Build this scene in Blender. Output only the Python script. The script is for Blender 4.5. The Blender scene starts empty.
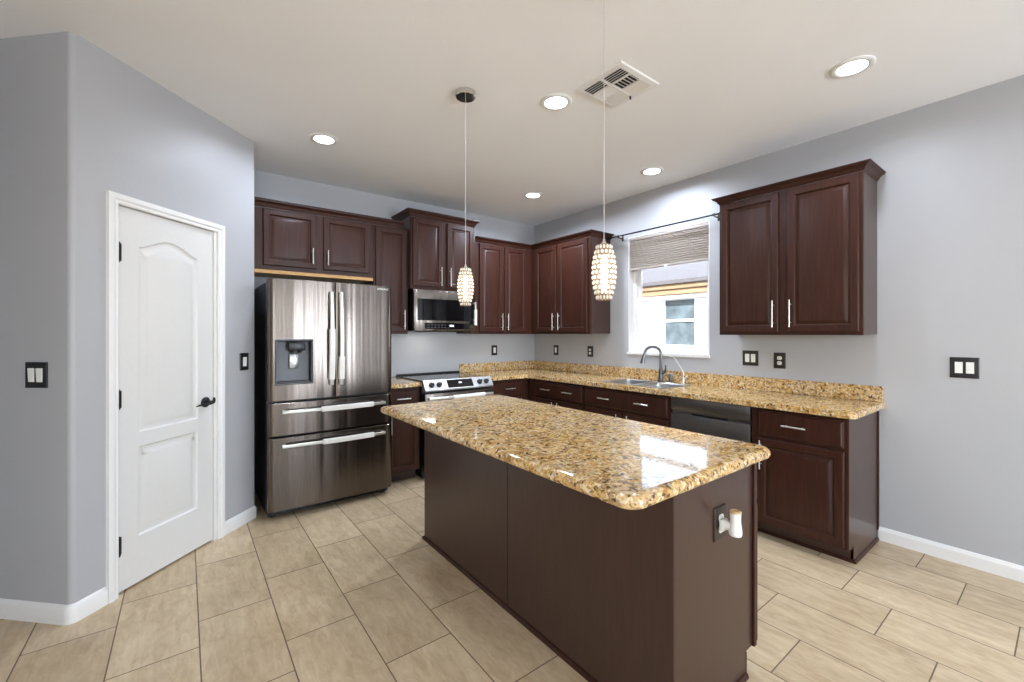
import bpy, bmesh, math, random
from mathutils import Vector, Matrix

random.seed(7)
scene = bpy.context.scene
COL = scene.collection
H = 2.783

# ------------------------------------------------------------------ camera
cam_d = bpy.data.cameras.new('camera')
cam = bpy.data.objects.new('camera', cam_d)
COL.objects.link(cam)
cam.location = (-3.66, -4.318, 1.36)
cam.rotation_euler = (math.radians(90), 0, -math.radians(37.292))
cam_d.sensor_fit = 'HORIZONTAL'
cam_d.sensor_width = 36.0
cam_d.lens = 429.63 / 1024 * 36.0
cam_d.shift_y = -(341.0 - 334.15) / 1024
cam_d.clip_start = 0.05
scene.camera = cam

# ------------------------------------------------------------------ colour management, world, sun, daylight
vs = scene.view_settings
scene.display_settings.display_device = 'sRGB'
vs.view_transform = 'Standard'
vs.look = 'None'
vs.gamma = 1.0
vs.exposure = -0.16
vs.use_curve_mapping = False
try:
    scene.cycles.max_bounces = 10
    scene.cycles.diffuse_bounces = 6
    scene.cycles.glossy_bounces = 5
    scene.cycles.transparent_max_bounces = 12
    scene.cycles.sample_clamp_indirect = 10.0
    scene.cycles.caustics_reflective = False
    scene.cycles.caustics_refractive = False
except Exception:
    pass

world = bpy.data.worlds.new('sky')
scene.world = world
world.use_nodes = True
wn = world.node_tree.nodes
wl = world.node_tree.links
wn.clear()
w_out = wn.new('ShaderNodeOutputWorld')
w_bg = wn.new('ShaderNodeBackground')
w_sky = wn.new('ShaderNodeTexSky')
w_sky.sky_type = 'NISHITA'
w_sky.sun_disc = False
w_sky.sun_elevation = math.radians(48)
w_sky.sun_rotation = math.radians(250)
w_bg.inputs['Strength'].default_value = 1.9
w_mix = wn.new('ShaderNodeMix')          # high thin haze whitens the blue sky
w_mix.data_type = 'RGBA'
w_mix.inputs[0].default_value = 0.55
w_mix.inputs[7].default_value = (2.1, 2.2, 2.3, 1)
wl.new(w_sky.outputs['Color'], w_mix.inputs[6])
wl.new(w_mix.outputs[2], w_bg.inputs['Color'])
wl.new(w_bg.outputs['Background'], w_out.inputs['Surface'])


def lamp(name, kind, loc, rot, energy, color=(1, 1, 1), **kw):
    d = bpy.data.lights.new(name, kind)
    d.energy = energy
    d.color = color
    for k, v in kw.items():
        setattr(d, k, v)
    o = bpy.data.objects.new(name, d)
    o.location = loc
    o.rotation_euler = rot
    COL.objects.link(o)
    return o


SUN = lamp('sun', 'SUN', (-6, -6, 12), (math.radians(40), math.radians(-30), 0), 26.0, (0.97, 0.97, 0.97), angle=0.01)
SUN.rotation_euler = Vector((0.74, 0.15, -0.62)).to_track_quat('-Z', 'Y').to_euler()
# daylight through the sliding door behind the camera; two window lamps added as fill
lamp('daylight_sliding_door', 'AREA', (-1.15, -8.93, 1.22), (math.radians(95), 0, 0), 72, (0.83, 0.96, 1.14),
     shape='RECTANGLE', size=1.5, size_y=2.3, spread=math.radians(100))
lamp('fill_light_rear', 'AREA', (-4.6, -8.93, 1.55), (math.radians(102), 0, 0), 62, (0.83, 0.96, 1.14),
     shape='RECTANGLE', size=2.4, size_y=1.5)  # unseen picture window, put in for extra daylight
lamp('fill_light_side', 'AREA', (-7.43, -5.6, 1.5), (math.radians(104), 0, math.radians(-90)), 35, (0.83, 0.96, 1.14),
     shape='RECTANGLE', size=2.2, size_y=1.5)  # unseen side window, put in to brighten the right wall
DOWNLIGHT_W = 15.0
BULB_W = 4.0
LENS_EMIT = 14.0


# ------------------------------------------------------------------ materials
def new_mat(name):
    m = bpy.data.materials.new(name)
    m.use_nodes = True
    nt = m.node_tree
    b = nt.nodes['Principled BSDF']
    return m, nt, b


def rgb(r, g, b):
    """sRGB 0-255 to linear"""
    f = lambda c: (c / 255 / 12.92) if c / 255 <= 0.04045 else ((c / 255 + 0.055) / 1.055) ** 2.4
    return (f(r), f(g), f(b), 1)


def coords(nt, scale=(1, 1, 1), kind='Object'):
    tc = nt.nodes.new('ShaderNodeTexCoord')
    mp = nt.nodes.new('ShaderNodeMapping')
    mp.inputs['Scale'].default_value = scale
    nt.links.new(tc.outputs[kind], mp.inputs['Vector'])
    return mp.outputs['Vector']


def noise(nt, vec, scale, detail=3, rough=0.5, dist=0.0):
    n = nt.nodes.new('ShaderNodeTexNoise')
    n.inputs['Scale'].default_value = scale
    n.inputs['Detail'].default_value = detail
    n.inputs['Roughness'].default_value = rough
    n.inputs['Distortion'].default_value = dist
    nt.links.new(vec, n.inputs['Vector'])
    return n


def ramp(nt, fac, stops, interp='LINEAR'):
    r = nt.nodes.new('ShaderNodeValToRGB')
    r.color_ramp.interpolation = interp
    els = r.color_ramp.elements
    while len(els) > 1:
        els.remove(els[-1])
    els[0].position, els[0].color = stops[0]
    for p, c in stops[1:]:
        e = els.new(p)
        e.color = c
    nt.links.new(fac, r.inputs['Fac'])
    return r.outputs['Color']


def mix(nt, fac, a, b, mode='MIX'):
    m = nt.nodes.new('ShaderNodeMix')
    m.data_type = 'RGBA'
    m.blend_type = mode
    for sock, v in ((m.inputs[0], fac), (m.inputs[6], a), (m.inputs[7], b)):
        if hasattr(v, 'is_output'):
            nt.links.new(v, sock)
        else:
            sock.default_value = v
    return m.outputs[2]


def math_n(nt, op, a, b=None):
    m = nt.nodes.new('ShaderNodeMath')
    m.operation = op
    for i, v in enumerate((a, b)):
        if v is None:
            continue
        if hasattr(v, 'is_output'):
            nt.links.new(v, m.inputs[i])
        else:
            m.inputs[i].default_value = v
    return m.outputs[0]


def bump(nt, b, height, strength, dist=0.002):
    n = nt.nodes.new('ShaderNodeBump')
    n.inputs['Strength'].default_value = strength
    n.inputs['Distance'].default_value = dist
    nt.links.new(height, n.inputs['Height'])
    nt.links.new(n.outputs['Normal'], b.inputs['Normal'])
    return n


def simple(name, col, rough=0.5, metal=0.0, spec=0.5, coat=0.0, var=0.06, bscale=60, bstr=0.03):
    """plain coloured material with a little procedural mottling and micro relief"""
    m, nt, b = new_mat(name)
    v = coords(nt)
    n = noise(nt, v, bscale, 3)
    c2 = tuple(min(1, x * (1 + var)) for x in col[:3]) + (1,)
    c1 = tuple(x * (1 - var) for x in col[:3]) + (1,)
    nt.links.new(ramp(nt, n.outputs['Fac'], [(0.3, c1), (0.7, c2)]), b.inputs['Base Color'])
    b.inputs['Roughness'].default_value = rough
    b.inputs['Metallic'].default_value = metal
    b.inputs['Specular IOR Level'].default_value = spec
    b.inputs['Coat Weight'].default_value = coat
    if bstr:
        bump(nt, b, n.outputs['Fac'], bstr)
    return m


def wall_paint(name, col, rough, spec):
    m, nt, b = new_mat(name)
    v = coords(nt)
    n = noise(nt, v, 85, 4, 0.6)
    big = noise(nt, v, 1.3, 2)
    c1 = tuple(x * 0.985 for x in col[:3]) + (1,)
    c2 = tuple(x * 1.015 for x in col[:3]) + (1,)
    nt.links.new(ramp(nt, big.outputs['Fac'], [(0.35, c1), (0.65, c2)]), b.inputs['Base Color'])
    b.inputs['Roughness'].default_value = rough
    b.inputs['Specular IOR Level'].default_value = spec
    bump(nt, b, n.outputs['Fac'], 0.22, 0.004)
    return m


M = {}
M['wall'] = wall_paint('blue_grey_paint', rgb(175, 175, 177), 0.42, 0.42)
M['ceiling'] = wall_paint('white_ceiling_texture', rgb(243, 243, 243), 0.9, 0.1)
M['trim'] = simple('white_trim_paint', rgb(229, 227, 224), 0.35, var=0.01)
M['door'] = simple('white_door_paint', rgb(217, 215, 211), 0.38, var=0.01)
M['black_metal'] = simple('black_iron', rgb(24, 22, 22), 0.4, 0.6)
M['black_plastic'] = simple('black_plate', rgb(22, 21, 21), 0.35, 0.0)
M['bronze'] = simple('bronze_plate', rgb(62, 54, 48), 0.38, 0.5)
M['white_plastic'] = simple('white_plastic', rgb(232, 231, 226), 0.35, var=0.01)
M['nickel'] = simple('brushed_nickel', rgb(208, 204, 196), 0.34, 0.85)
M['chrome'] = simple('chrome', rgb(215, 215, 215), 0.08, 1.0, bstr=0)
M['sink_steel'] = simple('sink_steel', rgb(190, 190, 189), 0.28, 0.95)
M['faucet'] = simple('faucet_steel', rgb(104, 104, 105), 0.3, 1.0)
M['black_gloss'] = simple('black_glass', rgb(12, 12, 14), 0.04, 0.0, 0.6, bstr=0)
M['dark_slot'] = simple('dark_gap', rgb(14, 13, 13), 0.8)
M['cover'] = simple('white_foam_cover', rgb(238, 236, 231), 0.5, bscale=150, bstr=0.12)
M['raw_ply'] = simple('raw_maple_edge', rgb(196, 148, 88), 0.5, var=0.12, bscale=25)
M['grey_plastic'] = simple('grey_plastic', rgb(62, 62, 64), 0.35)
M['paddle'] = simple('satin_silver', rgb(180, 181, 184), 0.25, 0.8)
M['cord'] = simple('silver_cord', rgb(205, 200, 195), 0.4, 0.3)
M['gold_wire'] = simple('champagne_wire', rgb(140, 112, 82), 0.3, 0.9)
M['vinyl'] = simple('white_vinyl', rgb(240, 240, 240), 0.3, var=0.01)
M['stucco'] = simple('white_stucco', rgb(236, 234, 230), 0.9, var=0.03, bscale=40, bstr=0.2)
M['ground'] = simple('pale_gravel_ground', rgb(176, 172, 164), 0.9, var=0.2, bscale=6, bstr=0.3)


def wood_material():
    m, nt, b = new_mat('espresso_maple')
    v = coords(nt, (14, 14, 1.2))
    n = noise(nt, v, 3.0, 5, 0.6, 0.6)
    v2 = coords(nt, (90, 90, 2.5))
    f = noise(nt, v2, 2.0, 3)
    base = ramp(nt, n.outputs['Fac'], [(0.30, rgb(48, 25, 19)), (0.52, rgb(58, 32, 23)), (0.72, rgb(69, 40, 29))])
    col = mix(nt, 0.22, base, ramp(nt, f.outputs['Fac'], [(0.4, rgb(38, 19, 15)), (0.6, rgb(68, 39, 29))]))
    nt.links.new(col, b.inputs['Base Color'])
    b.inputs['Roughness'].default_value = 0.36
    b.inputs['Specular IOR Level'].default_value = 0.26
    bump(nt, b, f.outputs['Fac'], 0.05, 0.001)
    return m


M['wood'] = wood_material()


def laminate_material():
    m, nt, b = new_mat('espresso_side_panel')
    v = coords(nt, (40, 40, 3))
    n = noise(nt, v, 2.0, 3)
    nt.links.new(ramp(nt, n.outputs['Fac'], [(0.3, rgb(55, 36, 29)), (0.7, rgb(63, 42, 34))]), b.inputs['Base Color'])
    b.inputs['Roughness'].default_value = 0.3
    b.inputs['Specular IOR Level'].default_value = 0.55
    bump(nt, b, n.outputs['Fac'], 0.03, 0.001)
    return m


M['panel'] = laminate_material()


def granite_material():
    m, nt, b = new_mat('golden_granite')
    v = coords(nt)
    wob = noise(nt, v, 9.0, 3, 0.6)
    wv = nt.nodes.new('ShaderNodeVectorMath')
    wv.operation = 'MULTIPLY_ADD'
    nt.links.new(wob.outputs['Color'], wv.inputs[0])
    wv.inputs[1].default_value = (0.05, 0.05, 0.05)
    nt.links.new(v, wv.inputs[2])
    vec = wv.outputs[0]
    n1 = noise(nt, vec, 38, 6, 0.68, 0.4)
    n2 = noise(nt, vec, 105, 4, 0.65, 0.2)
    n3 = noise(nt, vec, 9, 3, 0.5, 0.8)
    base = ramp(nt, n1.outputs['Fac'], [(0.32, rgb(84, 57, 34)), (0.41, rgb(146, 106, 62)), (0.49, rgb(194, 152, 88)),
                                        (0.58, rgb(216, 181, 116)), (0.72, rgb(230, 208, 168))])
    tint = ramp(nt, n3.outputs['Fac'], [(0.36, rgb(176, 132, 74)), (0.5, rgb(210, 180, 128)), (0.64, rgb(196, 178, 158))])
    c = mix(nt, 0.34, base, tint)
    vo = nt.nodes.new('ShaderNodeTexVoronoi')
    vo.inputs['Scale'].default_value = 88
    nt.links.new(vec, vo.inputs['Vector'])
    sel = nt.nodes.new('ShaderNodeSeparateColor')
    nt.links.new(vo.outputs['Color'], sel.inputs['Color'])
    dark = ramp(nt, sel.outputs[0], [(0.0, (1, 1, 1, 1)), (0.21, (1, 1, 1, 1)), (0.24, (0, 0, 0, 1))])
    dk = math_n(nt, 'MULTIPLY', dark, ramp(nt, n1.outputs['Fac'], [(0.44, (1, 1, 1, 1)), (0.60, (0, 0, 0, 1))]))
    c = mix(nt, math_n(nt, 'MULTIPLY', dk, 0.85), c, rgb(62, 42, 28))
    light = ramp(nt, sel.outputs[1], [(0.80, (0, 0, 0, 1)), (0.84, (1, 1, 1, 1))])
    c = mix(nt, math_n(nt, 'MULTIPLY', light, 0.55), c, rgb(236, 222, 192))
    fine = ramp(nt, n2.outputs['Fac'], [(0.34, rgb(110, 84, 58)), (0.46, rgb(255, 255, 255))])
    c = mix(nt, 0.75, c, fine, 'MULTIPLY')
    nt.links.new(c, b.inputs['Base Color'])
    b.inputs['Roughness'].default_value = 0.06
    b.inputs['Specular IOR Level'].default_value = 0.6
    return m


M['granite'] = granite_material()


def steel_material():
    m, nt, b = new_mat('black_stainless_steel')
    v = coords(nt, (1, 1, 0.02))
    wave = noise(nt, v, 8.0, 2, 0.5)
    v2 = coords(nt, (400, 400, 6))
    br = noise(nt, v2, 1.0, 2)
    nt.links.new(ramp(nt, br.outputs['Fac'], [(0.3, rgb(98, 90, 84)), (0.7, rgb(115, 106, 99))]), b.inputs['Base Color'])
    b.inputs['Metallic'].default_value = 1.0
    b.inputs['Roughness'].default_value = 0.25
    bump(nt, b, wave.outputs['Fac'], 0.5, 0.02)
    return m


M['steel'] = steel_material()
M['range_steel'] = simple('light_range_steel', rgb(176, 174, 172), 0.38, 0.8)
M['steel_dark'] = simple('dark_stainless', rgb(128, 125, 123), 0.36, 1.0)


def floor_material():
    m, nt, b = new_mat('porcelain_tile')
    geo = nt.nodes.new('ShaderNodeNewGeometry')
    sp = nt.nodes.new('ShaderNodeSeparateXYZ')
    nt.links.new(geo.outputs['Position'], sp.inputs['Vector'])
    W, L = 0.3037, 0.600
    rx = math_n(nt, 'DIVIDE', math_n(nt, 'ADD', sp.outputs['X'], 3.912 + W * 40), W)
    row = math_n(nt, 'FLOOR', rx)
    fx = math_n(nt, 'FRACT', rx)
    off = math_n(nt, 'MULTIPLY', math_n(nt, 'SUBTRACT', row, 40.0), 0.3413)
    ry = math_n(nt, 'SUBTRACT', math_n(nt, 'DIVIDE', math_n(nt, 'ADD', sp.outputs['Y'], 2.008 + L * 40), L), off)
    colr = math_n(nt, 'FLOOR', ry)
    fy = math_n(nt, 'FRACT', ry)
    ex = math_n(nt, 'MULTIPLY', math_n(nt, 'MINIMUM', fx, math_n(nt, 'SUBTRACT', 1.0, fx)), W)
    ey = math_n(nt, 'MULTIPLY', math_n(nt, 'MINIMUM', fy, math_n(nt, 'SUBTRACT', 1.0, fy)), L)
    e = math_n(nt, 'MINIMUM', ex, ey)
    grout = ramp(nt, math_n(nt, 'MULTIPLY', e, 100.0), [(0.19, (1, 1, 1, 1)), (0.32, (0, 0, 0, 1))])
    cb = nt.nodes.new('ShaderNodeCombineXYZ')
    nt.links.new(row, cb.inputs[0])
    nt.links.new(colr, cb.inputs[1])
    wn_ = nt.nodes.new('ShaderNodeTexWhiteNoise')
    wn_.noise_dimensions = '3D'
    nt.links.new(cb.outputs[0], wn_.inputs['Vector'])
    # stone clouding that restarts on every tile, stretched along the tile's long side
    shift = nt.nodes.new('ShaderNodeVectorMath')
    shift.operation = 'MULTIPLY_ADD'
    nt.links.new(wn_.outputs['Color'], shift.inputs[0])
    shift.inputs[1].default_value = (9, 9, 9)
    stretch = nt.nodes.new('ShaderNodeVectorMath')
    stretch.operation = 'MULTIPLY'
    nt.links.new(geo.outputs['Position'], stretch.inputs[0])
    stretch.inputs[1].default_value = (1.0, 0.42, 1.0)
    nt.links.new(stretch.outputs[0], shift.inputs[2])
    vec = shift.outputs[0]
    n1 = noise(nt, vec, 5.0, 5, 0.62, 1.4)
    n2 = noise(nt, vec, 26.0, 4, 0.6, 0.8)
    c = ramp(nt, n1.outputs['Fac'], [(0.30, rgb(183, 157, 121)), (0.48, rgb(205, 180, 141)), (0.66, rgb(222, 200, 162))])
    c = mix(nt, 0.44, c, ramp(nt, n2.outputs['Fac'], [(0.35, rgb(174, 150, 121)), (0.6, rgb(220, 204, 176))]))
    st2 = nt.nodes.new('ShaderNodeVectorMath')
    st2.operation = 'MULTIPLY'
    nt.links.new(vec, st2.inputs[0])
    st2.inputs[1].default_value = (3.2, 1.0, 1.0)
    n3 = noise(nt, st2.outputs[0], 6.0, 5, 0.65, 0.9)
    c = mix(nt, 0.30, c, ramp(nt, n3.outputs['Fac'], [(0.34, rgb(170, 146, 118)), (0.5, rgb(200, 179, 149)), (0.64, rgb(224, 208, 182))]))
    tone = ramp(nt, wn_.outputs['Value'], [(0.0, rgb(236, 233, 229)), (1.0, rgb(255, 254, 252))])
    c = mix(nt, 1.0, c, tone, 'MULTIPLY')
    c = mix(nt, grout, c, rgb(112, 95, 79))
    nt.links.new(c, b.inputs['Base Color'])
    rr = nt.nodes.new('ShaderNodeMix')
    nt.links.new(grout, rr.inputs[0])
    rr.inputs[2].default_value = 0.32
    rr.inputs[3].default_value = 0.8
    nt.links.new(rr.outputs[0], b.inputs['Roughness'])
    b.inputs['Specular IOR Level'].default_value = 0.42
    hgt = math_n(nt, 'SUBTRACT', math_n(nt, 'MULTIPLY', n2.outputs['Fac'], 0.12), grout)
    bump(nt, b, hgt, 0.35, 0.003)
    return m


M['floor'] = floor_material()


def glass_material(name, tint, fres=1.45, rough=0.0):
    m = bpy.data.materials.new(name)
    m.use_nodes = True
    nt = m.node_tree
    nt.nodes.clear()
    out = nt.nodes.new('ShaderNodeOutputMaterial')
    tr = nt.nodes.new('ShaderNodeBsdfTransparent')
    tr.inputs['Color'].default_value = tint
    gl = nt.nodes.new('ShaderNodeBsdfGlossy')
    gl.inputs['Roughness'].default_value = rough
    fr = nt.nodes.new('ShaderNodeFresnel')
    fr.inputs['IOR'].default_value = fres
    mx = nt.nodes.new('ShaderNodeMixShader')
    nt.links.new(fr.outputs[0], mx.inputs[0])
    nt.links.new(tr.outputs[0], mx.inputs[1])
    nt.links.new(gl.outputs[0], mx.inputs[2])
    nt.links.new(mx.outputs[0], out.inputs['Surface'])
    return m


M['glass'] = glass_material('window_glass', (0.97, 0.98, 0.98, 1))


def emit_material(name, col, strength):
    m, nt, b = new_mat(name)
    v = coords(nt)
    n = noise(nt, v, 20, 2)
    nt.links.new(ramp(nt, n.outputs['Fac'], [(0.2, col), (0.8, tuple(min(1, c * 1.03) for c in col[:3]) + (1,))]),
                 b.inputs['Emission Color'])
    b.inputs['Base Color'].default_value = (0.8, 0.8, 0.8, 1)
    b.inputs['Emission Strength'].default_value = strength
    return m


M['lens'] = emit_material('downlight_lens', (1.0, 0.985, 0.96, 1), LENS_EMIT)
M['bulb'] = emit_material('warm_bulb', (1.0, 0.92, 0.82, 1), 13.0)
M['display'] = emit_material('lit_display', (0.75, 0.85, 0.95, 1), 0.35)


def translucent_material(name, col, amount, rough=0.6):
    m, nt, b = new_mat(name)
    v = coords(nt)
    n = noise(nt, v, 120, 2)
    nt.links.new(ramp(nt, n.outputs['Fac'], [(0.3, tuple(c * 0.95 for c in col[:3]) + (1,)), (0.7, col)]), b.inputs['Base Color'])
    b.inputs['Roughness'].default_value = rough
    t = nt.nodes.new('ShaderNodeBsdfTranslucent')
    t.inputs['Color'].default_value = col
    mx = nt.nodes.new('ShaderNodeMixShader')
    mx.inputs[0].default_value = amount
    out = nt.nodes['Material Output']
    nt.links.new(b.outputs[0], mx.inputs[1])
    nt.links.new(t.outputs[0], mx.inputs[2])
    nt.links.new(mx.outputs[0], out.inputs['Surface'])
    return m


M['shade'] = translucent_material('pleated_fabric', rgb(186, 176, 168), 0.12, 0.8)
M['crystal'] = translucent_material('frosted_crystal', rgb(255, 252, 246), 0.8, 0.08)


def roof_material():
    m, nt, b = new_mat('tan_eave_boards')
    v = coords(nt, (1, 0.15, 1))
    n = noise(nt, v, 9, 3)
    nt.links.new(ramp(nt, n.outputs['Fac'], [(0.3, rgb(92, 70, 48)), (0.7, rgb(128, 102, 74))]), b.inputs['Base Color'])
    b.inputs['Roughness'].default_value = 0.8
    return m


M['eave'] = roof_material()
M['shingle'] = simple('dark_shingles', rgb(70, 66, 66), 0.9, var=0.25, bscale=30, bstr=0.3)
M['house_glass'] = simple('dark_window_glass', rgb(66, 74, 78), 0.12, 0.0, 0.15, var=0.35, bscale=5, bstr=0)


# ------------------------------------------------------------------ mesh building
class Frame:
    """local axes of a wall: u to the right as one faces it, n out of it into the room, z up"""
    def __init__(s, o, u):
        s.o = Vector((o[0], o[1], 0))
        s.u = Vector((u[0], u[1], 0)).normalized()
        s.n = s.u.cross(Vector((0, 0, 1)))

    def p(s, u, n, z):
        return s.o + s.u * u + s.n * n + Vector((0, 0, z))


WORLD = Frame((0, 0), (1, 0))           # u = +x, n = -y
BACK = Frame((0, 0), (1, 0))            # back wall: u = x, n = distance from the wall
RIGHT = Frame((0, 0), (0, -1))          # sink wall: u = -y
PAN0 = (-4.085, -1.46)
PAN = Frame(PAN0, (1, 1))               # pantry wall
LEFT = Frame((PAN0[0] - 0.0, PAN0[1]), (1, -1))   # wall left of the pantry corner; u is negative there


class MB:
    def __init__(s, fr=None):
        s.bm = bmesh.new()
        s.fr = fr

    def P(s, p):
        if s.fr is None:
            return Vector(p)
        return s.fr.p(*p)

    def face(s, pts):
        try:
            return s.bm.faces.new([s.bm.verts.new(s.P(p)) for p in pts])
        except ValueError:
            return None

    def box(s, a0, a1, b0, b1, c0, c1, bev=0.0, seg=2):
        vs_ = [s.bm.verts.new(s.P((x, y, z))) for x in (a0, a1) for y in (b0, b1) for z in (c0, c1)]
        idx = [(0, 1, 3, 2), (4, 6, 7, 5), (0, 4, 5, 1), (2, 3, 7, 6), (0, 2, 6, 4), (1, 5, 7, 3)]
        fs = [s.bm.faces.new([vs_[i] for i in f]) for f in idx]
        bmesh.ops.recalc_face_normals(s.bm, faces=fs)
        if bev:
            es = list({e for f in fs for e in f.edges})
            bmesh.ops.bevel(s.bm, geom=es, offset=bev, segments=seg, affect='EDGES', profile=0.5)
        return s

    def prism(s, poly, c0, c1, axis='z'):
        """poly of (a,b): axis z extrudes (u,n) over z; axis n extrudes (u,z) over n; axis u extrudes (n,z) over u"""
        f = {'z': lambda a, b, c: (a, b, c), 'n': lambda a, b, c: (a, c, b), 'u': lambda a, b, c: (c, a, b)}[axis]
        lo = [s.bm.verts.new(s.P(f(a, b, c0))) for a, b in poly]
        hi = [s.bm.verts.new(s.P(f(a, b, c1))) for a, b in poly]
        fs = [s.bm.faces.new(lo), s.bm.faces.new(hi)]
        n = len(poly)
        for i in range(n):
            fs.append(s.bm.faces.new([lo[i], lo[(i + 1) % n], hi[(i + 1) % n], hi[i]]))
        bmesh.ops.recalc_face_normals(s.bm, faces=fs)
        return s

    def loops(s, rings, cap0=True, cap1=True, closed=True):
        """rings: list of equally long point lists"""
        R = [[s.bm.verts.new(s.P(p)) for p in r] for r in rings]
        fs = []
        n = len(R[0])
        for a, b in zip(R, R[1:]):
            for i in range(n if closed else n - 1):
                j = (i + 1) % n
                fs.append(s.bm.faces.new([a[i], a[j], b[j], b[i]]))
        if cap0:
            fs.append(s.bm.faces.new(R[0]))
        if cap1:
            fs.append(s.bm.faces.new(R[-1]))
        bmesh.ops.recalc_face_normals(s.bm, faces=fs)
        return s

    def rect_rings(s, u0, u1, z0, z1, prof):
        """concentric rectangles: prof = [(inset, n)], closed at both ends"""
        return s.loops([[(u0 + i, n, z0 + i), (u1 - i, n, z0 + i), (u1 - i, n, z1 - i), (u0 + i, n, z1 - i)] for i, n in prof])

    def lathe(s, c, axis, prof, seg=20, cap=True):
        """prof = [(radius, height along axis)]; c and axis in frame coordinates"""
        c = s.P(c) if s.fr is None else s.fr.p(*c)
        if s.fr is None:
            ax = Vector(axis).normalized()
        else:
            ax = (s.fr.u * axis[0] + s.fr.n * axis[1] + Vector((0, 0, axis[2]))).normalized()
        t = ax.orthogonal().normalized()
        q = ax.cross(t)
        R = []
        for r, h in prof:
            R.append([s.bm.verts.new(c + ax * h + (t * math.cos(a) + q * math.sin(a)) * max(r, 1e-5))
                      for a in (2 * math.pi * k / seg for k in range(seg))])
        fs = []
        for a, b in zip(R, R[1:]):
            for i in range(seg):
                j = (i + 1) % seg
                fs.append(s.bm.faces.new([a[i], a[j], b[j], b[i]]))
        if cap:
            fs.append(s.bm.faces.new(R[0]))
            fs.append(s.bm.faces.new(R[-1]))
        bmesh.ops.recalc_face_normals(s.bm, faces=fs)
        return s

    def cyl(s, p0, p1, r, seg=14, r1=None):
        a, b = s.P(p0), s.P(p1)
        fr, s.fr = s.fr, None
        s.lathe(a, b - a, [(r, 0), (r if r1 is None else r1, (b - a).length)], seg)
        s.fr = fr
        return s

    def tube(s, pts, r, seg=12):
        """round tube along points; r number or list"""
        P = [s.P(p) for p in pts]
        n = len(P)
        rs = r if isinstance(r, (list, tuple)) else [r] * n
        R = []
        prev = None
        for i in range(n):
            d = (P[min(i + 1, n - 1)] - P[max(i - 1, 0)]).normalized()
            t = d.orthogonal().normalized() if prev is None else (prev - d * prev.dot(d)).normalized()
            prev = t
            q = d.cross(t)
            R.append([s.bm.verts.new(P[i] + (t * math.cos(a) + q * math.sin(a)) * rs[i])
                      for a in (2 * math.pi * k / seg for k in range(seg))])
        fs = []
        for a, b in zip(R, R[1:]):
            for i in range(seg):
                j = (i + 1) % seg
                fs.append(s.bm.faces.new([a[i], a[j], b[j], b[i]]))
        fs.append(s.bm.faces.new(R[0]))
        fs.append(s.bm.faces.new(R[-1]))
        bmesh.ops.recalc_face_normals(s.bm, faces=fs)
        return s

    def sweep(s, path, prof, side=1):
        """profile [(offset out of the path, z)] mitred along a plan path of (u,n) points; side=1 offsets to the left of travel"""
        n = len(path)
        pv = [Vector((a, b)) for a, b in path]
        rings = []
        for i in range(n):
            d0 = (pv[i] - pv[i - 1]).normalized() if i > 0 else None
            d1 = (pv[i + 1] - pv[i]).normalized() if i < n - 1 else None
            if d0 is None:
                d0 = d1
            if d1 is None:
                d1 = d0
            n0 = Vector((-d0.y, d0.x)) * side
            n1 = Vector((-d1.y, d1.x)) * side
            m = (n0 + n1)
            m = m / max(1e-6, (1 + n0.dot(n1)))
            rings.append([(pv[i].x + m.x * o, pv[i].y + m.y * o, z) for o, z in prof])
        return s.loops(rings)

    def build(s, name, mat, root=None, parent=None, smooth=None, bevel=None, loc=None):
        """links the mesh; vertices are stored relative to the thing's base"""
        o = None
        base = Vector((0, 0, 0))
        if root is not None:
            base = Vector(root['_base'])
        elif loc is not None:
            base = Vector(loc)
        bmesh.ops.translate(s.bm, verts=s.bm.verts, vec=-base)
        me = bpy.data.meshes.new(name)
        s.bm.to_mesh(me)
        s.bm.free()
        me.materials.append(mat if not isinstance(mat, str) else M[mat])
        if smooth is not None:
            me.shade_smooth()
        o = bpy.data.objects.new(name, me)
        COL.objects.link(o)
        if root is not None:
            o.parent = parent if parent is not None else root
        elif loc is not None:
            o.location = base
        if smooth is not None:
            md = o.modifiers.new('edges', 'EDGE_SPLIT')
            md.split_angle = math.radians(smooth)
        if bevel:
            md = o.modifiers.new('bevel', 'BEVEL')
            md.width = bevel
            md.segments = 3
            md.limit_method = 'ANGLE'
            md.angle_limit = math.radians(40)
            md.harden_normals = False
        return o


ROOTS = []


def thing(name, base, label, cat, group=None):
    o = bpy.data.objects.new(name, None)
    o.empty_display_size = 0.1
    COL.objects.link(o)
    o.location = base
    o['_base'] = tuple(base)
    o['label'] = label
    o['category'] = cat
    if group:
        o['group'] = group
    ROOTS.append(o)
    return o


def tag(o, label, cat, group=None):
    o['label'] = label
    o['category'] = cat
    if group:
        o['group'] = group
    return o


def struct(o, label=None, cat=None):
    o['kind'] = 'structure'
    if label:
        o['label'] = label
        o['category'] = cat
    return o


# ------------------------------------------------------------------ room shell
struct(MB().box(-7.6, 0.14, -9.1, 0.12, -0.12, 0.0).build('floor', 'floor'), 'beige stone-look rectangular floor tiles in staggered rows', 'floor')
struct(MB().box(-7.6, 0.14, -9.1, 0.12, H, H + 0.12).build('ceiling', 'ceiling'), 'white textured flat ceiling with recessed lights', 'ceiling')

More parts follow.
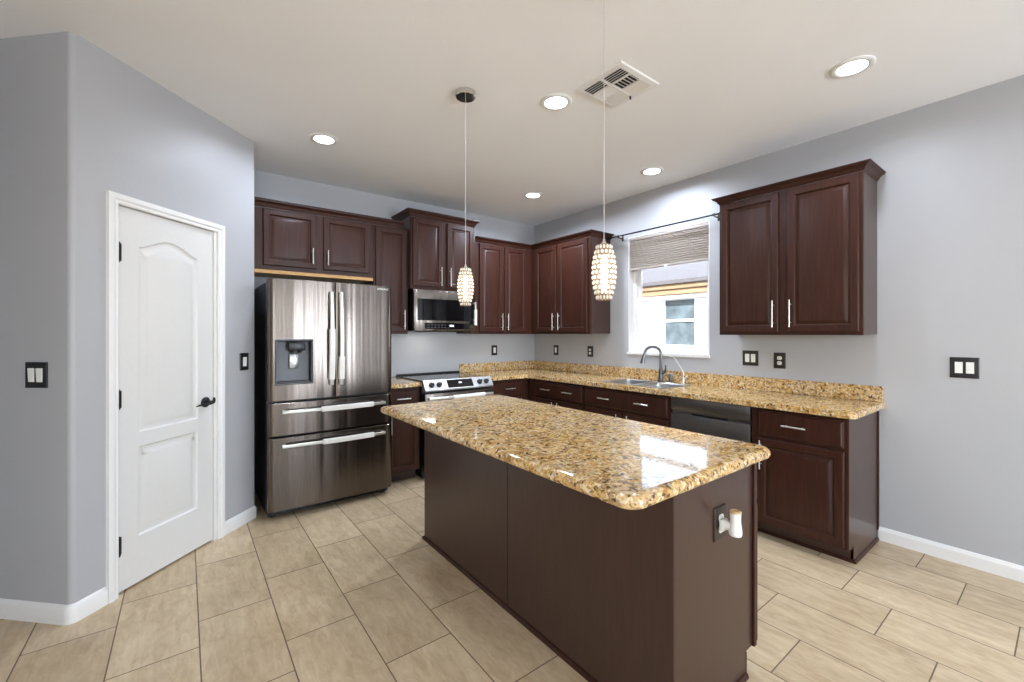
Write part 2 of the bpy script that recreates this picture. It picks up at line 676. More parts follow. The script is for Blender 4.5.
WY0, WY1, WZ0, WZ1 = 1.506, 2.370, 1.172, 2.358      # window opening in the sink wall (u, z)
m = MB(RIGHT)
m.box(-0.12, WY0, -0.14, 0, 0, H).box(WY1, 9.1, -0.14, 0, 0, H)
m.box(WY0, WY1, -0.14, 0, 0, WZ0).box(WY0, WY1, -0.14, 0, WZ1, H)
struct(m.build('wall_right', 'wall'), 'long pale blue-grey wall with the sink window', 'wall')
struct(MB(BACK).box(-7.6, 0.0, -0.12, 0, 0, H).build('wall_back', 'wall'), 'blue-grey back wall behind the refrigerator and range', 'wall')
# wall behind the camera, with the sliding door and an opening added for rear fill
m = MB()
for x0, x1, z0, z1 in ((-7.6, -5.8, 0, H), (-3.4, -1.9, 0, H), (-0.4, 0.0, 0, H), (-5.8, -3.4, 0, 0.8), (-5.8, -3.4, 2.3, H), (-1.9, -0.4, 2.37, H)):
    m.box(x0, x1, -9.1, -9.0, z0, z1)
struct(m.build('wall_rear', 'wall'))
m = MB()
m.box(-7.6, -7.5, -9.0, -6.7, 0, H).box(-7.6, -7.5, -4.5, 0, 0, H).box(-7.6, -7.5, -6.7, -4.5, 0, 0.75).box(-7.6, -7.5, -6.7, -4.5, 2.25, H)
struct(m.build('wall_side', 'wall'))

# pantry walls: opening for the door at u 0.2-0.838
U_END = 1.194
D0, D1, DZ = 0.195, 0.838, 2.044
T = 0.11
r = 0.026
arc = []
# rounded outer corner between wall_left (coming along LEFT) and wall_pantry; pantry frame coordinates (u, n)
for k in range(9):
    a = math.pi + (math.pi / 2) * (k / 8.0)
    arc.append((r + r * math.cos(a), -r - r * math.sin(a)))
m = MB(PAN)
corner = [(0.0, -T)] + [(u, n) for u, n in arc]
m.prism(corner + [(D0, 0), (D0, -T)], 0, H)
re = 0.02
earc = []
for k in range(7):
    a = math.pi / 2 * (1 - k / 6.0)
    earc.append((U_END - re + re * math.cos(a), -re + re * math.sin(a)))
m.prism([(D1, -T), (D1, 0)] + earc + [(U_END, -T)], 0, H)
m.prism([(D0, -T), (D0, 0), (D1, 0), (D1, -T)], DZ, H)
struct(m.build('wall_pantry', 'wall', smooth=30), 'blue-grey angled pantry wall around the white door', 'wall')
struct(MB(PAN).box(0.0, T, -2.06, -T, 0, H).build('wall_left', 'wall'), 'shaded grey wall at the left edge with a light switch', 'wall')
E_ = PAN.p(U_END, 0, 0)
m = MB()
m.prism([(E_.x - 0.010, E_.y + 0.012), (E_.x - 0.010, 0.0), (E_.x - 0.09, 0.0), (E_.x - 0.09, E_.y - 0.02)], 0, H)
struct(m.build('wall_nook', 'wall'), 'short wall returning behind the left side of the refrigerator', 'wall')

struct(MB().box(-5.05, -4.93, -3.3, 0.0, 0, H).build('wall_light_blocker', 'wall'))  # unseen wall added to keep side light off the left wall

BB = [(0, 0), (0.014, 0), (0.014, 0.066), (0.010, 0.076), (0.006, 0.084), (0, 0.088)]
m = MB(RIGHT)
m.sweep([(3.522, 0.0), (9.0, 0.0)], BB, 1)
struct(m.build('baseboard_right', 'trim'), 'white baseboard along the right wall', 'baseboard')
# baseboard around the pantry corner, following the rounded corner, up to the door casing
m = MB(PAN)
path = [(0.0, -2.05)] + [(0.0, -r - 0.01)] + arc + [(0.1515, 0.0)]
m.sweep(path, BB, 1)
struct(m.build('baseboard_left', 'trim', smooth=40), 'white baseboard wrapping the rounded corner left of the pantry door', 'baseboard')
m = MB(PAN)
m.sweep([(0.8935, 0.0)] + earc[:4], BB, 1)
struct(m.build('baseboard_pantry', 'trim', smooth=40), 'short white baseboard between the pantry door and refrigerator', 'baseboard')
struct(MB().sweep([(-4.93, -0.7), (-4.93, -3.3), (-5.05, -3.3), (-5.05, -0.1)], BB, 1).build('baseboard_light_blocker', 'trim'))  # baseboard of the added light-blocking wall
struct(MB().sweep([(-7.5, -9.0), (-1.95, -9.0)], BB, 1).build('baseboard_rear', 'trim'))

# ------------------------------------------------------------------ pantry door
t = thing('door_1', PAN.p(0.518, 0, 0), 'white two-panel arched pantry door with black lever', 'door')
t['kind'] = 'structure'
S0, S1, SZ0, SZ1, SN = 0.2085, 0.8150, 0.012, 2.030, -0.008


def arch_outline(u0, u1, z0, z1, rise, n=18):
    """cathedral-arched panel outline, counter-clockwise"""
    pts = [(u0, z0), (u1, z0), (u1, z1)]
    for k in range(1, n):
        f = k / n
        u = u1 + (u0 - u1) * f
        s_ = math.sin(math.pi * f)
        pts.append((u, z1 + rise * (s_ ** 1.6)))
    pts.append((u0, z1))
    return pts


def inset(poly, d):
    out = []
    n = len(poly)
    for i in range(n):
        p0, p1, p2 = Vector(poly[i - 1]), Vector(poly[i]), Vector(poly[(i + 1) % n])
        a, b_ = (p1 - p0).normalized(), (p2 - p1).normalized()
        na, nb = Vector((-a.y, a.x)), Vector((-b_.y, b_.x))
        mm = (na + nb) / max(0.2, 1 + na.dot(nb))
        q = p1 + mm * d
        out.append((q.x, q.y))
    return out


m = MB(PAN)
panels = [arch_outline(S0 + 0.118, S1 - 0.112, 0.825, 1.835, 0.062), arch_outline(S0 + 0.118, S1 - 0.112, 0.262, 0.748, 0.0)]
edges = []


def ring_edges(bm, vs_):
    return [bm.edges.new((vs_[i], vs_[(i + 1) % len(vs_)])) for i in range(len(vs_))]


vs_ = [m.bm.verts.new(m.P((u, SN, z))) for u, z in ((S0, SZ0), (S1, SZ0), (S1, SZ1), (S0, SZ1))]
edges += ring_edges(m.bm, vs_)
for pl in panels:
    first = [m.bm.verts.new(m.P((u, SN, z))) for u, z in pl]
    edges += ring_edges(m.bm, first)
bmesh.ops.triangle_fill(m.bm, use_beauty=True, use_dissolve=False, edges=edges)
bmesh.ops.recalc_face_normals(m.bm, faces=m.bm.faces)
for pl in panels:
    rings = []
    for d, dn in ((0, 0), (0.008, -0.007), (0.018, -0.009), (0.030, -0.008), (0.046, -0.002), (0.052, -0.001)):
        rings.append([(u, SN + dn, z) for u, z in inset(pl, d)])
    m.loops(rings, cap0=False)
m.loops([[(S0, SN, SZ0), (S1, SN, SZ0), (S1, SN, SZ1), (S0, SN, SZ1)],
         [(S0, SN - 0.035, SZ0), (S1, SN - 0.035, SZ0), (S1, SN - 0.035, SZ1), (S0, SN - 0.035, SZ1)]], cap0=False)
m.build('door_slab', 'door', t, smooth=25)
for zc in (1.787, 1.02, 0.255):
    h = MB(PAN)
    h.cyl((S0 + 0.006, SN + 0.010, zc - 0.045), (S0 + 0.006, SN + 0.010, zc + 0.045), 0.0085)
    h.box(S0 + 0.001, S0 + 0.026, SN, SN + 0.0025, zc - 0.044, zc + 0.044)
    for q in (-0.052, 0.047):
        h.cyl((S0 + 0.006, SN + 0.010, zc + q), (S0 + 0.006, SN + 0.010, zc + q + 0.005), 0.006)
    h.build('hinge', 'black_metal', t, smooth=40)
hu, hz = 0.757, 0.922
h = MB(PAN)
h.lathe((hu, SN, hz), (0, 1, 0), [(0.033, 0), (0.033, 0.006), (0.027, 0.012), (0.013, 0.016), (0.012, 0.05), (0.0, 0.052)], 24)
rose = h.build('door_handle', 'black_metal', t, smooth=40)
h = MB(PAN)
h.tube([(hu + 0.012, SN + 0.052, hz + 0.030), (hu + 0.011, SN + 0.054, hz + 0.014), (hu + 0.004, SN + 0.055, hz + 0.002), (hu - 0.02, SN + 0.056, hz - 0.004), (hu - 0.055, SN + 0.053, hz - 0.001),
        (hu - 0.09, SN + 0.047, hz - 0.006), (hu - 0.108, SN + 0.04, hz - 0.012)], [0.006, 0.009, 0.011, 0.009, 0.0075, 0.006, 0.003])
h.build('lever', 'black_metal', t, rose, smooth=50)
# jamb and casing
m = MB(PAN)
m.box(D0, S0 - 0.003, -T, 0.0, 0, DZ).box(S1 + 0.003, D1, -T, 0.0, 0, DZ).box(S0 - 0.003, S1 + 0.003, -T, 0.0, SZ1 + 0.004, DZ)
m.box(S0 - 0.003, S0 + 0.012, -T, -0.046, 0, SZ1).box(S1 - 0.012, S1 + 0.003, -T, -0.046, 0, SZ1)
m.box(S0 + 0.012, S1 - 0.012, -T, -0.07, 0, SZ1)
struct(m.build('trim_2', 'trim'), 'white door jamb around the pantry door', 'trim')
CW0, CW1, CZ = 0.152, 0.893, 2.088
CP = [(0, 0), (0.0, 0.011), (0.006, 0.015), (0.018, 0.0135), (0.026, 0.019), (0.040, 0.020), (0.052, 0.017), (0.0545, 0)]   # from the opening outwards
m = MB(PAN)
a0, a1, az = CW0 + 0.0545, CW1 - 0.0545, CZ - 0.0545


def casing(mb, prof):
    rings = []
    for (su, u, z) in ((-1, a0, 0.0), (-1, a0, az), (1, a1, az), (1, a1, 0.0)):
        ring = []
        for o, n in prof:
            zz = z + (o if z > 0 else 0)
            ring.append((u + su * o, n, zz))
        rings.append(ring)
    mb.loops(rings)


casing(m, CP)
struct(m.build('trim_1', 'trim', smooth=30), 'white moulded casing around the pantry door', 'trim')

# ------------------------------------------------------------------ cabinets
HANDLE_L = 0.19


def bar_pull(fr, u, n, z, length, vertical, root, parent):
    h = MB(fr)
    k = length / 2
    e = k * 0.66
    if vertical:
        h.cyl((u, n + 0.03, z - k), (u, n + 0.03, z + k), 0.0047)
        for s_ in (-e, e):
            h.cyl((u, n, z + s_), (u, n + 0.03, z + s_), 0.004, 10)
    else:
        h.cyl((u - k, n + 0.03, z), (u + k, n + 0.03, z), 0.0052)
        for s_ in (-e, e):
            h.cyl((u + s_, n, z), (u + s_, n + 0.03, z), 0.004, 10)
    return h.build('handle', 'nickel', root, parent, smooth=40)


def raised_door(fr, u0, u1, z0, z1, n, root, handle=None, frame=0.048, name='door', hl=None):
    """frame-and-raised-panel cabinet door, handle = (u, z)"""
    th = 0.020
    m = MB(fr)
    m.rect_rings(u0, u1, z0, z1, [(0, n + 0.0005), (0, n + th - 0.005), (0.002, n + th - 0.002), (0.006, n + th), (frame - 0.006, n + th),
                                  (frame - 0.002, n + th - 0.002), (frame + 0.003, n + th - 0.011), (frame + 0.009, n + th - 0.011),
                                  (frame + 0.030, n + th - 0.003), (frame + 0.034, n + th - 0.0025)])
    d = m.build(name, 'wood', root, smooth=20)
    if handle:
        bar_pull(fr, handle[0], n + th, handle[1], hl or HANDLE_L, True, root, d)
    return d


def drawer_front(fr, u0, u1, z0, z1, n, root, pulls, name='drawer'):
    th = 0.020
    m = MB(fr)
    m.rect_rings(u0, u1, z0, z1, [(0, n + 0.0005), (0, n + th - 0.008), (0.003, n + th - 0.006), (0.010, n + th - 0.004), (0.014, n + th), (0.018, n + th)])
    d = m.build(name, 'wood', root, smooth=20)
    for u in pulls:
        bar_pull(fr, u, n + th, (z0 + z1) / 2 + 0.004, 0.133, False, root, d)
    return d


CROWN = [(0, 0), (0.004, 0), (0.006, 0.006), (0.012, 0.010), (0.018, 0.022), (0.030, 0.032), (0.042, 0.036), (0.044, 0.042), (0.050, 0.044), (0.050, 0.050), (0, 0.050)]


def wall_cabinet(fr, u0, u1, z0, z1, depth, label, doors, group='dark wall cabinets', under=None, name='wall_cabinet', hl=None):
    base = fr.p((u0 + u1) / 2, 0, z0)
    t_ = thing(name, base, label, 'cabinet', group)
    m = MB(fr)
    m.box(u0, u1, 0.002, depth - 0.019, z0 + 0.004, z1)
    m.build('body', 'panel', t_)
    # face frame with stiles and rails
    m = MB(fr)
    m.box(u0, u1, depth - 0.019, depth, z0, z1, 0.0015)
    m.build('face_frame', 'wood', t_)
    if under:
        m = MB(fr)
        m.box(u0 + 0.02, u1 - 0.002, 0.004, depth - 0.004, z0 - 0.030, z0 - 0.0005)
        m.build('bottom_panel', under, t_)
    for (a, b_, c, d, hu_, hz_) in doors:
        raised_door(fr, a, b_, c, d, depth, t_, (hu_, hz_), hl=hl)
    return t_


DN = 0.312      # face frame depth of wall cabinets
wall_cabinet(BACK, -3.232, -2.247, 1.890, 2.392, DN, 'short dark wall cabinet above the refrigerator', [
    (-3.155, -2.752, 1.924, 2.384, -2.785, 2.028), (-2.694, -2.289, 1.924, 2.384, -2.662, 2.028)], under='raw_ply', hl=0.135)
wall_cabinet(BACK, -2.2465, -1.906, 1.362, 2.392, DN, 'narrow tall single-door wall cabinet between refrigerator and microwave', [
    (-2.232, -1.925, 1.386, 2.378, -1.955, 1.50)])
wall_cabinet(BACK, -1.9055, -1.1755, 1.808, 2.512, 0.378, 'raised two-door wall cabinet directly above the microwave', [
    (-1.887, -1.562, 1.835, 2.500, -1.588, 1.945), (-1.508, -1.194, 1.835, 2.500, -1.482, 1.945)])
wall_cabinet(BACK, -1.175, -0.3135, 1.362, 2.374, DN, 'two-door wall cabinet between microwave and corner', [
    (-1.070, -0.752, 1.386, 2.362, -0.778, 1.50), (-0.722, -0.405, 1.386, 2.362, -0.697, 1.50)])
wall_cabinet(RIGHT, 0.0, 1.268, 1.362, 2.374, DN, 'two-door wall cabinet left of the window with end panel showing', [
    (0.405, 0.760, 1.386, 2.362, 0.733, 1.50), (0.798, 1.232, 1.386, 2.362, 0.825, 1.50)])
wall_cabinet(RIGHT, 2.618, 3.518, 1.354, 2.374, DN, 'large two-door wall cabinet right of the window', [
    (2.636, 3.043, 1.377, 2.362, 3.016, 1.503), (3.100, 3.500, 1.377, 2.362, 3.124, 1.503)])

t = tag(MB(BACK).sweep([(-3.232, DN), (-1.957, DN)], [(o, 2.3925 + z * 1.25) for o, z in CROWN], 1).build('crown_moulding', 'wood', loc=BACK.p(-2.57, DN, 2.3925)),
        'straight dark crown moulding above refrigerator and narrow cabinet', 'moulding', 'crown mouldings')
tag(MB(BACK).sweep([(-1.9055, 0.002), (-1.9055, 0.378), (-1.1755, 0.378), (-1.1755, 0.002)], [(o, 2.5125 + z * 1.3) for o, z in CROWN], 1)
    .build('crown_moulding', 'wood', loc=BACK.p(-1.52, 0.378, 2.5125)),
    'highest crown moulding capping the cabinet above the microwave', 'moulding', 'crown mouldings')
m = MB()
m.sweep([(-1.122, -DN), (-DN, -DN), (-DN, -1.268), (-0.002, -1.268)], [(o, 2.3745 + z * 1.15) for o, z in CROWN], -1)
tag(m.build('crown_moulding', 'wood', loc=(-0.7, -DN, 2.3745)), 'L-shaped crown moulding turning the kitchen corner', 'moulding', 'crown mouldings')
m = MB(RIGHT)
m.sweep([(2.618, 0.002), (2.618, DN), (3.518, DN), (3.518, 0.002)], [(o * 0.9, 2.3745 + z) for o, z in CROWN], 1)
tag(m.build('crown_moulding', 'wood', loc=RIGHT.p(3.0, DN, 2.3745)), 'crown moulding capping the cabinet right of the window', 'moulding', 'crown mouldings')


def base_cabinet(fr, u0, u1, label, fronts, end=None, name='base_cabinet', hollow=False):
    d = 0.594
    t_ = thing(name, fr.p((u0 + u1) / 2, 0.3, 0), label, 'cabinet', 'dark base cabinets')
    m = MB(fr)
    if hollow:                       # open sink base: floor, sides and back only
        m.box(u0, u1, 0.004, d - 0.019, 0.10, 0.62)
        m.box(u0, u0 + 0.018, 0.004, d - 0.019, 0.62, 0.8735).box(u1 - 0.018, u1, 0.004, d - 0.019, 0.62, 0.8735)
        m.box(u0 + 0.018, u1 - 0.018, 0.004, 0.016, 0.62, 0.8735)
    else:
        m.box(u0, u1, 0.004, d - 0.019, 0.10, 0.8735)
    m.box(u0, u1 - (0.012 if end else 0), 0.004, d - 0.095, 0.001, 0.10)
    m.build('body', 'panel', t_)
    m = MB(fr)
    m.box(u0, u1, d - 0.019, d, 0.10, 0.8735, 0.0015)
    m.build('face_frame', 'wood', t_)
    if end:
        m = MB(fr)
        m.prism([(0.004, 0.001), (d - 0.095, 0.001), (d - 0.095, 0.10), (d - 0.001, 0.10), (d - 0.001, 0.8735), (0.004, 0.8735)], u1 + 0.0005, u1 + 0.006, 'u')
        m.build('end_panel', 'panel', t_)
        m = MB(fr)
        m.box(u1 + 0.0065, u1 + 0.014, 0.0, 0.014, 0.02, 0.872)
        m.build('scribe_moulding', 'wood', t_)
        m = MB(fr)
        m.sweep([(u0, d - 0.095), (u1 + 0.006, d - 0.095), (u1 + 0.006, 0.012)], [(0, 0.001), (0.012, 0.001), (0.010, 0.012), (0.004, 0.019), (0, 0.02)], 1)
        m.build('shoe_moulding', 'wood', t_)
    for f in fronts:
        if f[0] == 'drawer':
            drawer_front(fr, f[1], f[2], f[3], f[4], d, t_, f[5])
        else:
            raised_door(fr, f[1], f[2], f[3], f[4], d, t_, f[5])
    return t_


base_cabinet(BACK, -2.2445, -1.9095, 'narrow base cabinet between refrigerator and range', [
    ('drawer', -2.226, -1.928, 0.690, 0.850, [-2.085]), ('door', -2.226, -1.928, 0.113, 0.668, (-2.20, 0.56))])
base_cabinet(BACK, -1.1395, -0.601, 'base cabinet right of the range running into the corner', [
    ('drawer', -1.092, -0.698, 0.690, 0.850, [-0.880]), ('door', -1.092, -0.698, 0.113, 0.668, (-0.73, 0.56))])
base_cabinet(RIGHT, 0.603, 1.4495, 'corner base cabinet on the sink wall with a two-pull drawer', [
    ('drawer', 0.735, 1.431, 0.690, 0.850, [0.92, 1.245]), ('door', 0.735, 1.056, 0.113, 0.668, (1.030, 0.56)), ('door', 1.084, 1.431, 0.113, 0.668, (1.110, 0.56))])
base_cabinet(RIGHT, 1.450, 2.3735, 'sink base cabinet left of the dishwasher', [
    ('drawer', 1.469, 2.355, 0.690, 0.850, [1.715, 2.12]), ('door', 1.469, 1.893, 0.113, 0.668, (1.863, 0.56)), ('door', 1.949, 2.355, 0.113, 0.668, (1.977, 0.56))], hollow=True)
base_cabinet(RIGHT, 2.984, 3.514, 'end base cabinet right of the dishwasher with exposed side panel', [
    ('drawer', 3.026, 3.499, 0.692, 0.852, [3.247]), ('door', 3.026, 3.499, 0.113, 0.672, (3.050, 0.565))], end=True)

# ------------------------------------------------------------------ countertop with sink cut-out
CZ0, CZ1 = 0.8745, 0.9135
SK0, SK1, SN0, SN1 = 1.615, 2.275, 0.150, 0.545      # sink cut-out (u on RIGHT, n)


def rounded(poly, radii, seg=5):
    out = []
    n = len(poly)
    for i in range(n):
        rr_ = radii[i]
        p = Vector(poly[i])
        if rr_ <= 0:
            out.append(tuple(p))
            continue
        a = (Vector(poly[i - 1]) - p).normalized()
        b_ = (Vector(poly[(i + 1) % n]) - p).normalized()
        p0, p1 = p + a * rr_, p + b_ * rr_
        c = p + (a + b_) * rr_
        for k in range(seg + 1):
            ang = math.pi / 2 * k / seg
            out.append(tuple(c + (p0 - c) * math.cos(ang) + (p1 - c) * math.sin(ang)))
    return out


def slab(mb, outer, holes, z0, z1):
    """horizontal slab with holes; outer and holes are plan outlines in the frame's (u, n)"""
    bm = mb.bm
    faces = []
    rings = {}
    for z in (z0, z1):
        es = []
        rs = []
        for lp in [outer] + holes:
            vs2 = [bm.verts.new(mb.P((a, b_, z))) for a, b_ in lp]
            es += ring_edges(bm, vs2)
            rs.append(vs2)
        rings[z] = rs
        bmesh.ops.triangle_fill(bm, use_beauty=True, use_dissolve=False, edges=es)
    for lo, hi in zip(rings[z0], rings[z1]):
        k = len(lo)
        for i in range(k):
            bm.faces.new([lo[i], lo[(i + 1) % k], hi[(i + 1) % k], hi[i]])
    bmesh.ops.dissolve_limit(bm, angle_limit=math.radians(1), verts=bm.verts, edges=bm.edges) if not holes else None
    bmesh.ops.recalc_face_normals(bm, faces=bm.faces)


CF = 0.642
t = thing('countertop', RIGHT.p(1.8, 0.32, CZ0), 'L-shaped golden granite countertop holding the sink, with granite upstand', 'countertop')
m = MB()
outer = [(-0.002, 0.002), (-1.1425, 0.002), (-1.1425, CF), (-CF, CF), (-CF, 3.560), (-0.002, 3.560)]
outer = [(a, b_) for a, b_ in outer]
m.fr = WORLD
outer = rounded(outer, [0, 0, 0, 0.012, 0.03, 0], 4)
hole = rounded([(-SN1, SK0), (-SN0, SK0), (-SN0, SK1), (-SN1, SK1)], [0.04] * 4, 4)
slab(m, outer, [hole], CZ0, CZ1)
m.build('slab', 'granite', t, bevel=0.006)
m = MB(BACK)
m.box(-1.1425, -0.0225, 0.002, 0.022, CZ1 + 0.0005, 1.016, 0.002)
m.build('back_upstand', 'granite', t)
m = MB(RIGHT)
m.box(0.002, 3.551, 0.002, 0.022, CZ1 + 0.0005, 1.016, 0.002)
m.build('side_upstand', 'granite', t)

t = thing('countertop', BACK.p(-2.08, 0.32, CZ0), 'small granite countertop piece left of the range', 'countertop')
m = MB(BACK)
m.box(-2.2445, -1.9095, 0.002, CF, CZ0, CZ1, 0.006)
m.build('slab', 'granite', t)
m = MB(BACK)
m.box(-2.2445, -1.962, 0.002, 0.022, CZ1 + 0.0005, 1.016, 0.002)
m.build('back_upstand', 'granite', t)

# sink: undermount double bowl
t = thing('kitchen_sink', RIGHT.p(1.96, 0.32, CZ0 - 0.18), 'stainless double-bowl sink set under the granite by the window', 'sink')


def bowl(u0, u1, n0, n1, ztop, depth, name):
    m = MB(RIGHT)
    prof = [(-0.012, 0.0), (0.0, 0.0), (0.004, -0.01), (0.008, -depth + 0.03), (0.02, -depth + 0.008), (0.045, -depth)]
    rings = []
    for i, dz in prof:
        c = rounded([(u0 + i, n0 + i), (u1 - i, n0 + i), (u1 - i, n1 - i), (u0 + i, n1 - i)], [0.045] * 4, 5)
        rings.append([(a, b_, ztop + dz) for a, b_ in c])
    m.loops(rings, cap0=False)
    b_ = m.build(name, 'sink_steel', t, smooth=40)
    sd = b_.modifiers.new('thickness', 'SOLIDIFY')
    sd.thickness = 0.0015
    sd.offset = -1
    m = MB(RIGHT)
    m.lathe(((u0 + u1) / 2, (n0 + n1) / 2, ztop - depth + 0.001), (0, 0, 1), [(0.045, 0), (0.043, 0.003), (0.03, 0.003), (0.024, 0.0015), (0.0, 0.0015)], 20)
    m.build('drain', 'chrome', t, b_, smooth=40)


ZR = CZ1 + 0.0030
bowl(SK0 + 0.006, (SK0 + SK1) / 2 - 0.014, SN0 + 0.006, SN1 - 0.006, ZR, 0.17, 'bowl')
bowl((SK0 + SK1) / 2 + 0.014, SK1 - 0.006, SN0 + 0.006, SN1 - 0.006, ZR, 0.17, 'bowl')

m = MB(RIGHT)
um = (SK0 + SK1) / 2
for a_, b_, c_, d_ in ((SK0 - 0.009, SK1 + 0.009, SN0 - 0.009, SN0 + 0.008), (SK0 - 0.009, SK1 + 0.009, SN1 - 0.008, SN1 + 0.009),
                       (SK0 - 0.009, SK0 + 0.008, SN0 + 0.008, SN1 - 0.008), (SK1 - 0.008, SK1 + 0.009, SN0 + 0.008, SN1 - 0.008), (um - 0.016, um + 0.016, SN0 + 0.008, SN1 - 0.008)):
    m.box(a_, b_, c_, d_, CZ1 + 0.0004, CZ1 + 0.0035, 0.0012)
m.build('rim', 'sink_steel', t)

# faucet
fu, fn = 1.940, 0.080
t = thing('faucet', RIGHT.p(fu, fn, CZ1), 'tall gooseneck pull-down faucet behind the sink', 'faucet')
m = MB(RIGHT)
m.lathe((fu, fn, CZ1 + 0.0005), (0, 0, 1), [(0.027, 0), (0.027, 0.006), (0.022, 0.012), (0.021, 0.07), (0.023, 0.085), (0.021, 0.10), (0.015, 0.125), (0.0135, 0.14)], 20)
m.build('base', 'faucet', t, smooth=40)
m = MB(RIGHT)
pts = [(fu, fn, CZ1 + 0.12), (fu, fn, CZ1 + 0.22)]
R_ = 0.074
dirx, diry = -0.72, 0.69      # the spout swings out towards the left bowl
for k in range(1, 13):
    a = math.pi * k / 12 * 0.93
    off = R_ * (1 - math.cos(a))
    pts.append((fu + dirx * off, fn + diry * off, CZ1 + 0.255 + R_ * math.sin(a)))
m.tube(pts, 0.0125, 14)
m.build('spout', 'faucet', t, smooth=50)
e = pts[-1]
m = MB(RIGHT)
m.tube([e, (e[0] - 0.004, e[1] + 0.004, e[2] - 0.02), (e[0] - 0.012, e[1] + 0.011, e[2] - 0.065), (e[0] - 0.018, e[1] + 0.017, e[2] - 0.105)], [0.0135, 0.0155, 0.018, 0.0235], 16)
m.build('spray_head', 'faucet', t, smooth=40)
m = MB(RIGHT)
m.tube([(fu + 0.012, fn, CZ1 + 0.075), (fu + 0.035, fn + 0.004, CZ1 + 0.085), (fu + 0.055, fn + 0.01, CZ1 + 0.11), (fu + 0.06, fn + 0.014, CZ1 + 0.16)], [0.014, 0.013, 0.009, 0.006], 12)
m.build('lever', 'faucet', t, smooth=40)

su = 2.045
t = thing('soap_dispenser', RIGHT.p(su, 0.085, CZ1), 'short dark soap dispenser pump beside the faucet', 'soap dispenser')
m = MB(RIGHT)
m.lathe((su, 0.085, CZ1 + 0.0005), (0, 0, 1), [(0.024, 0), (0.024, 0.006), (0.018, 0.014), (0.016, 0.045), (0.010, 0.05), (0.010, 0.062), (0.016, 0.064), (0.016, 0.076), (0.006, 0.08)], 16)
m.build('base', 'faucet', t, smooth=40)
m = MB(RIGHT)
m.tube([(su, 0.085, CZ1 + 0.067), (su - 0.02, 0.11, CZ1 + 0.069), (su - 0.04, 0.135, CZ1 + 0.06)], 0.005, 10)
m.build('nozzle', 'faucet', t, smooth=40)

tu = 2.172
t = thing('water_tap', RIGHT.p(tu, 0.085, CZ1), 'slim pale filtered-water tap right of the faucet', 'tap')
m = MB(RIGHT)
m.lathe((tu, 0.085, CZ1 + 0.0005), (0, 0, 1), [(0.018, 0), (0.018, 0.004), (0.010, 0.01), (0.010, 0.05), (0.006, 0.058)], 16)
m.build('base', 'nickel', t, smooth=40)
m = MB(RIGHT)
m.tube([(tu, 0.085, CZ1 + 0.055), (tu, 0.085, CZ1 + 0.10), (tu - 0.008, 0.092, CZ1 + 0.125), (tu - 0.035, 0.112, CZ1 + 0.18), (tu - 0.062, 0.132, CZ1 + 0.232), (tu - 0.074, 0.14, CZ1 + 0.243), (tu - 0.095, 0.155, CZ1 + 0.238)], 0.0055, 12)
m.build('spout', 'nickel', t, smooth=50)
m = MB(RIGHT)
m.tube([(tu, 0.085, CZ1 + 0.04), (tu + 0.025, 0.095, CZ1 + 0.05), (tu + 0.045, 0.105, CZ1 + 0.072)], [0.006, 0.005, 0.006], 10)
m.build('lever', 'white_plastic', t, smooth=50)

# ------------------------------------------------------------------ dishwasher
t = thing('dishwasher', RIGHT.p(2.696, 0.3, 0), 'dark stainless dishwasher between sink base and end cabinet', 'dishwasher')
m = MB(RIGHT)
m.box(2.3765, 2.9795, 0.01, 0.565, 0.10, 0.868).box(2.39, 2.96, 0.01, 0.52, 0.001, 0.10)
m.build('body', 'dark_slot', t)
m = MB(RIGHT)
m.box(2.380, 2.976, 0.566, 0.606, 0.105, 0.742, 0.004)
m.box(2.380, 2.976, 0.566, 0.584, 0.742, 0.772)
m.build('door', 'steel_dark', t, smooth=30)
m = MB(RIGHT)
m.box(2.380, 2.976, 0.566, 0.606, 0.772, 0.866, 0.004)
m.box(2.545, 2.815, 0.575, 0.603, 0.758, 0.772)
m.build('control_panel', 'steel_dark', t, smooth=30)
m = MB(RIGHT)
m.box(2.545, 2.815, 0.5845, 0.590, 0.744, 0.757)
m.build('pocket_handle', 'dark_slot', t)

# ------------------------------------------------------------------ refrigerator
FX0, FX1 = -3.186, -2.250
FC = (FX0 + FX1) / 2
t = thing('refrigerator', BACK.p(FC, 0.4, 0), 'large french-door refrigerator in dark stainless steel', 'refrigerator')
m = MB(BACK)
m.box(FX0, FX1, 0.04, 0.705, 0.035, 1.745, 0.004)
m.build('case', 'black_plastic', t)


def fridge_front(u):
    """gently bowed plan profile of the doors, rounded off at the outer edges"""
    x = (u - FC) / ((FX1 - FX0) / 2)
    n = 0.800 - 0.012 * x * x
    d = min(u - FX0, FX1 - u)
    rr_ = 0.045
    if d < rr_:
        k = 1 - d / rr_
        n -= rr_ * 0.75 * (1 - math.sqrt(max(0, 1 - k * k)))
    return n


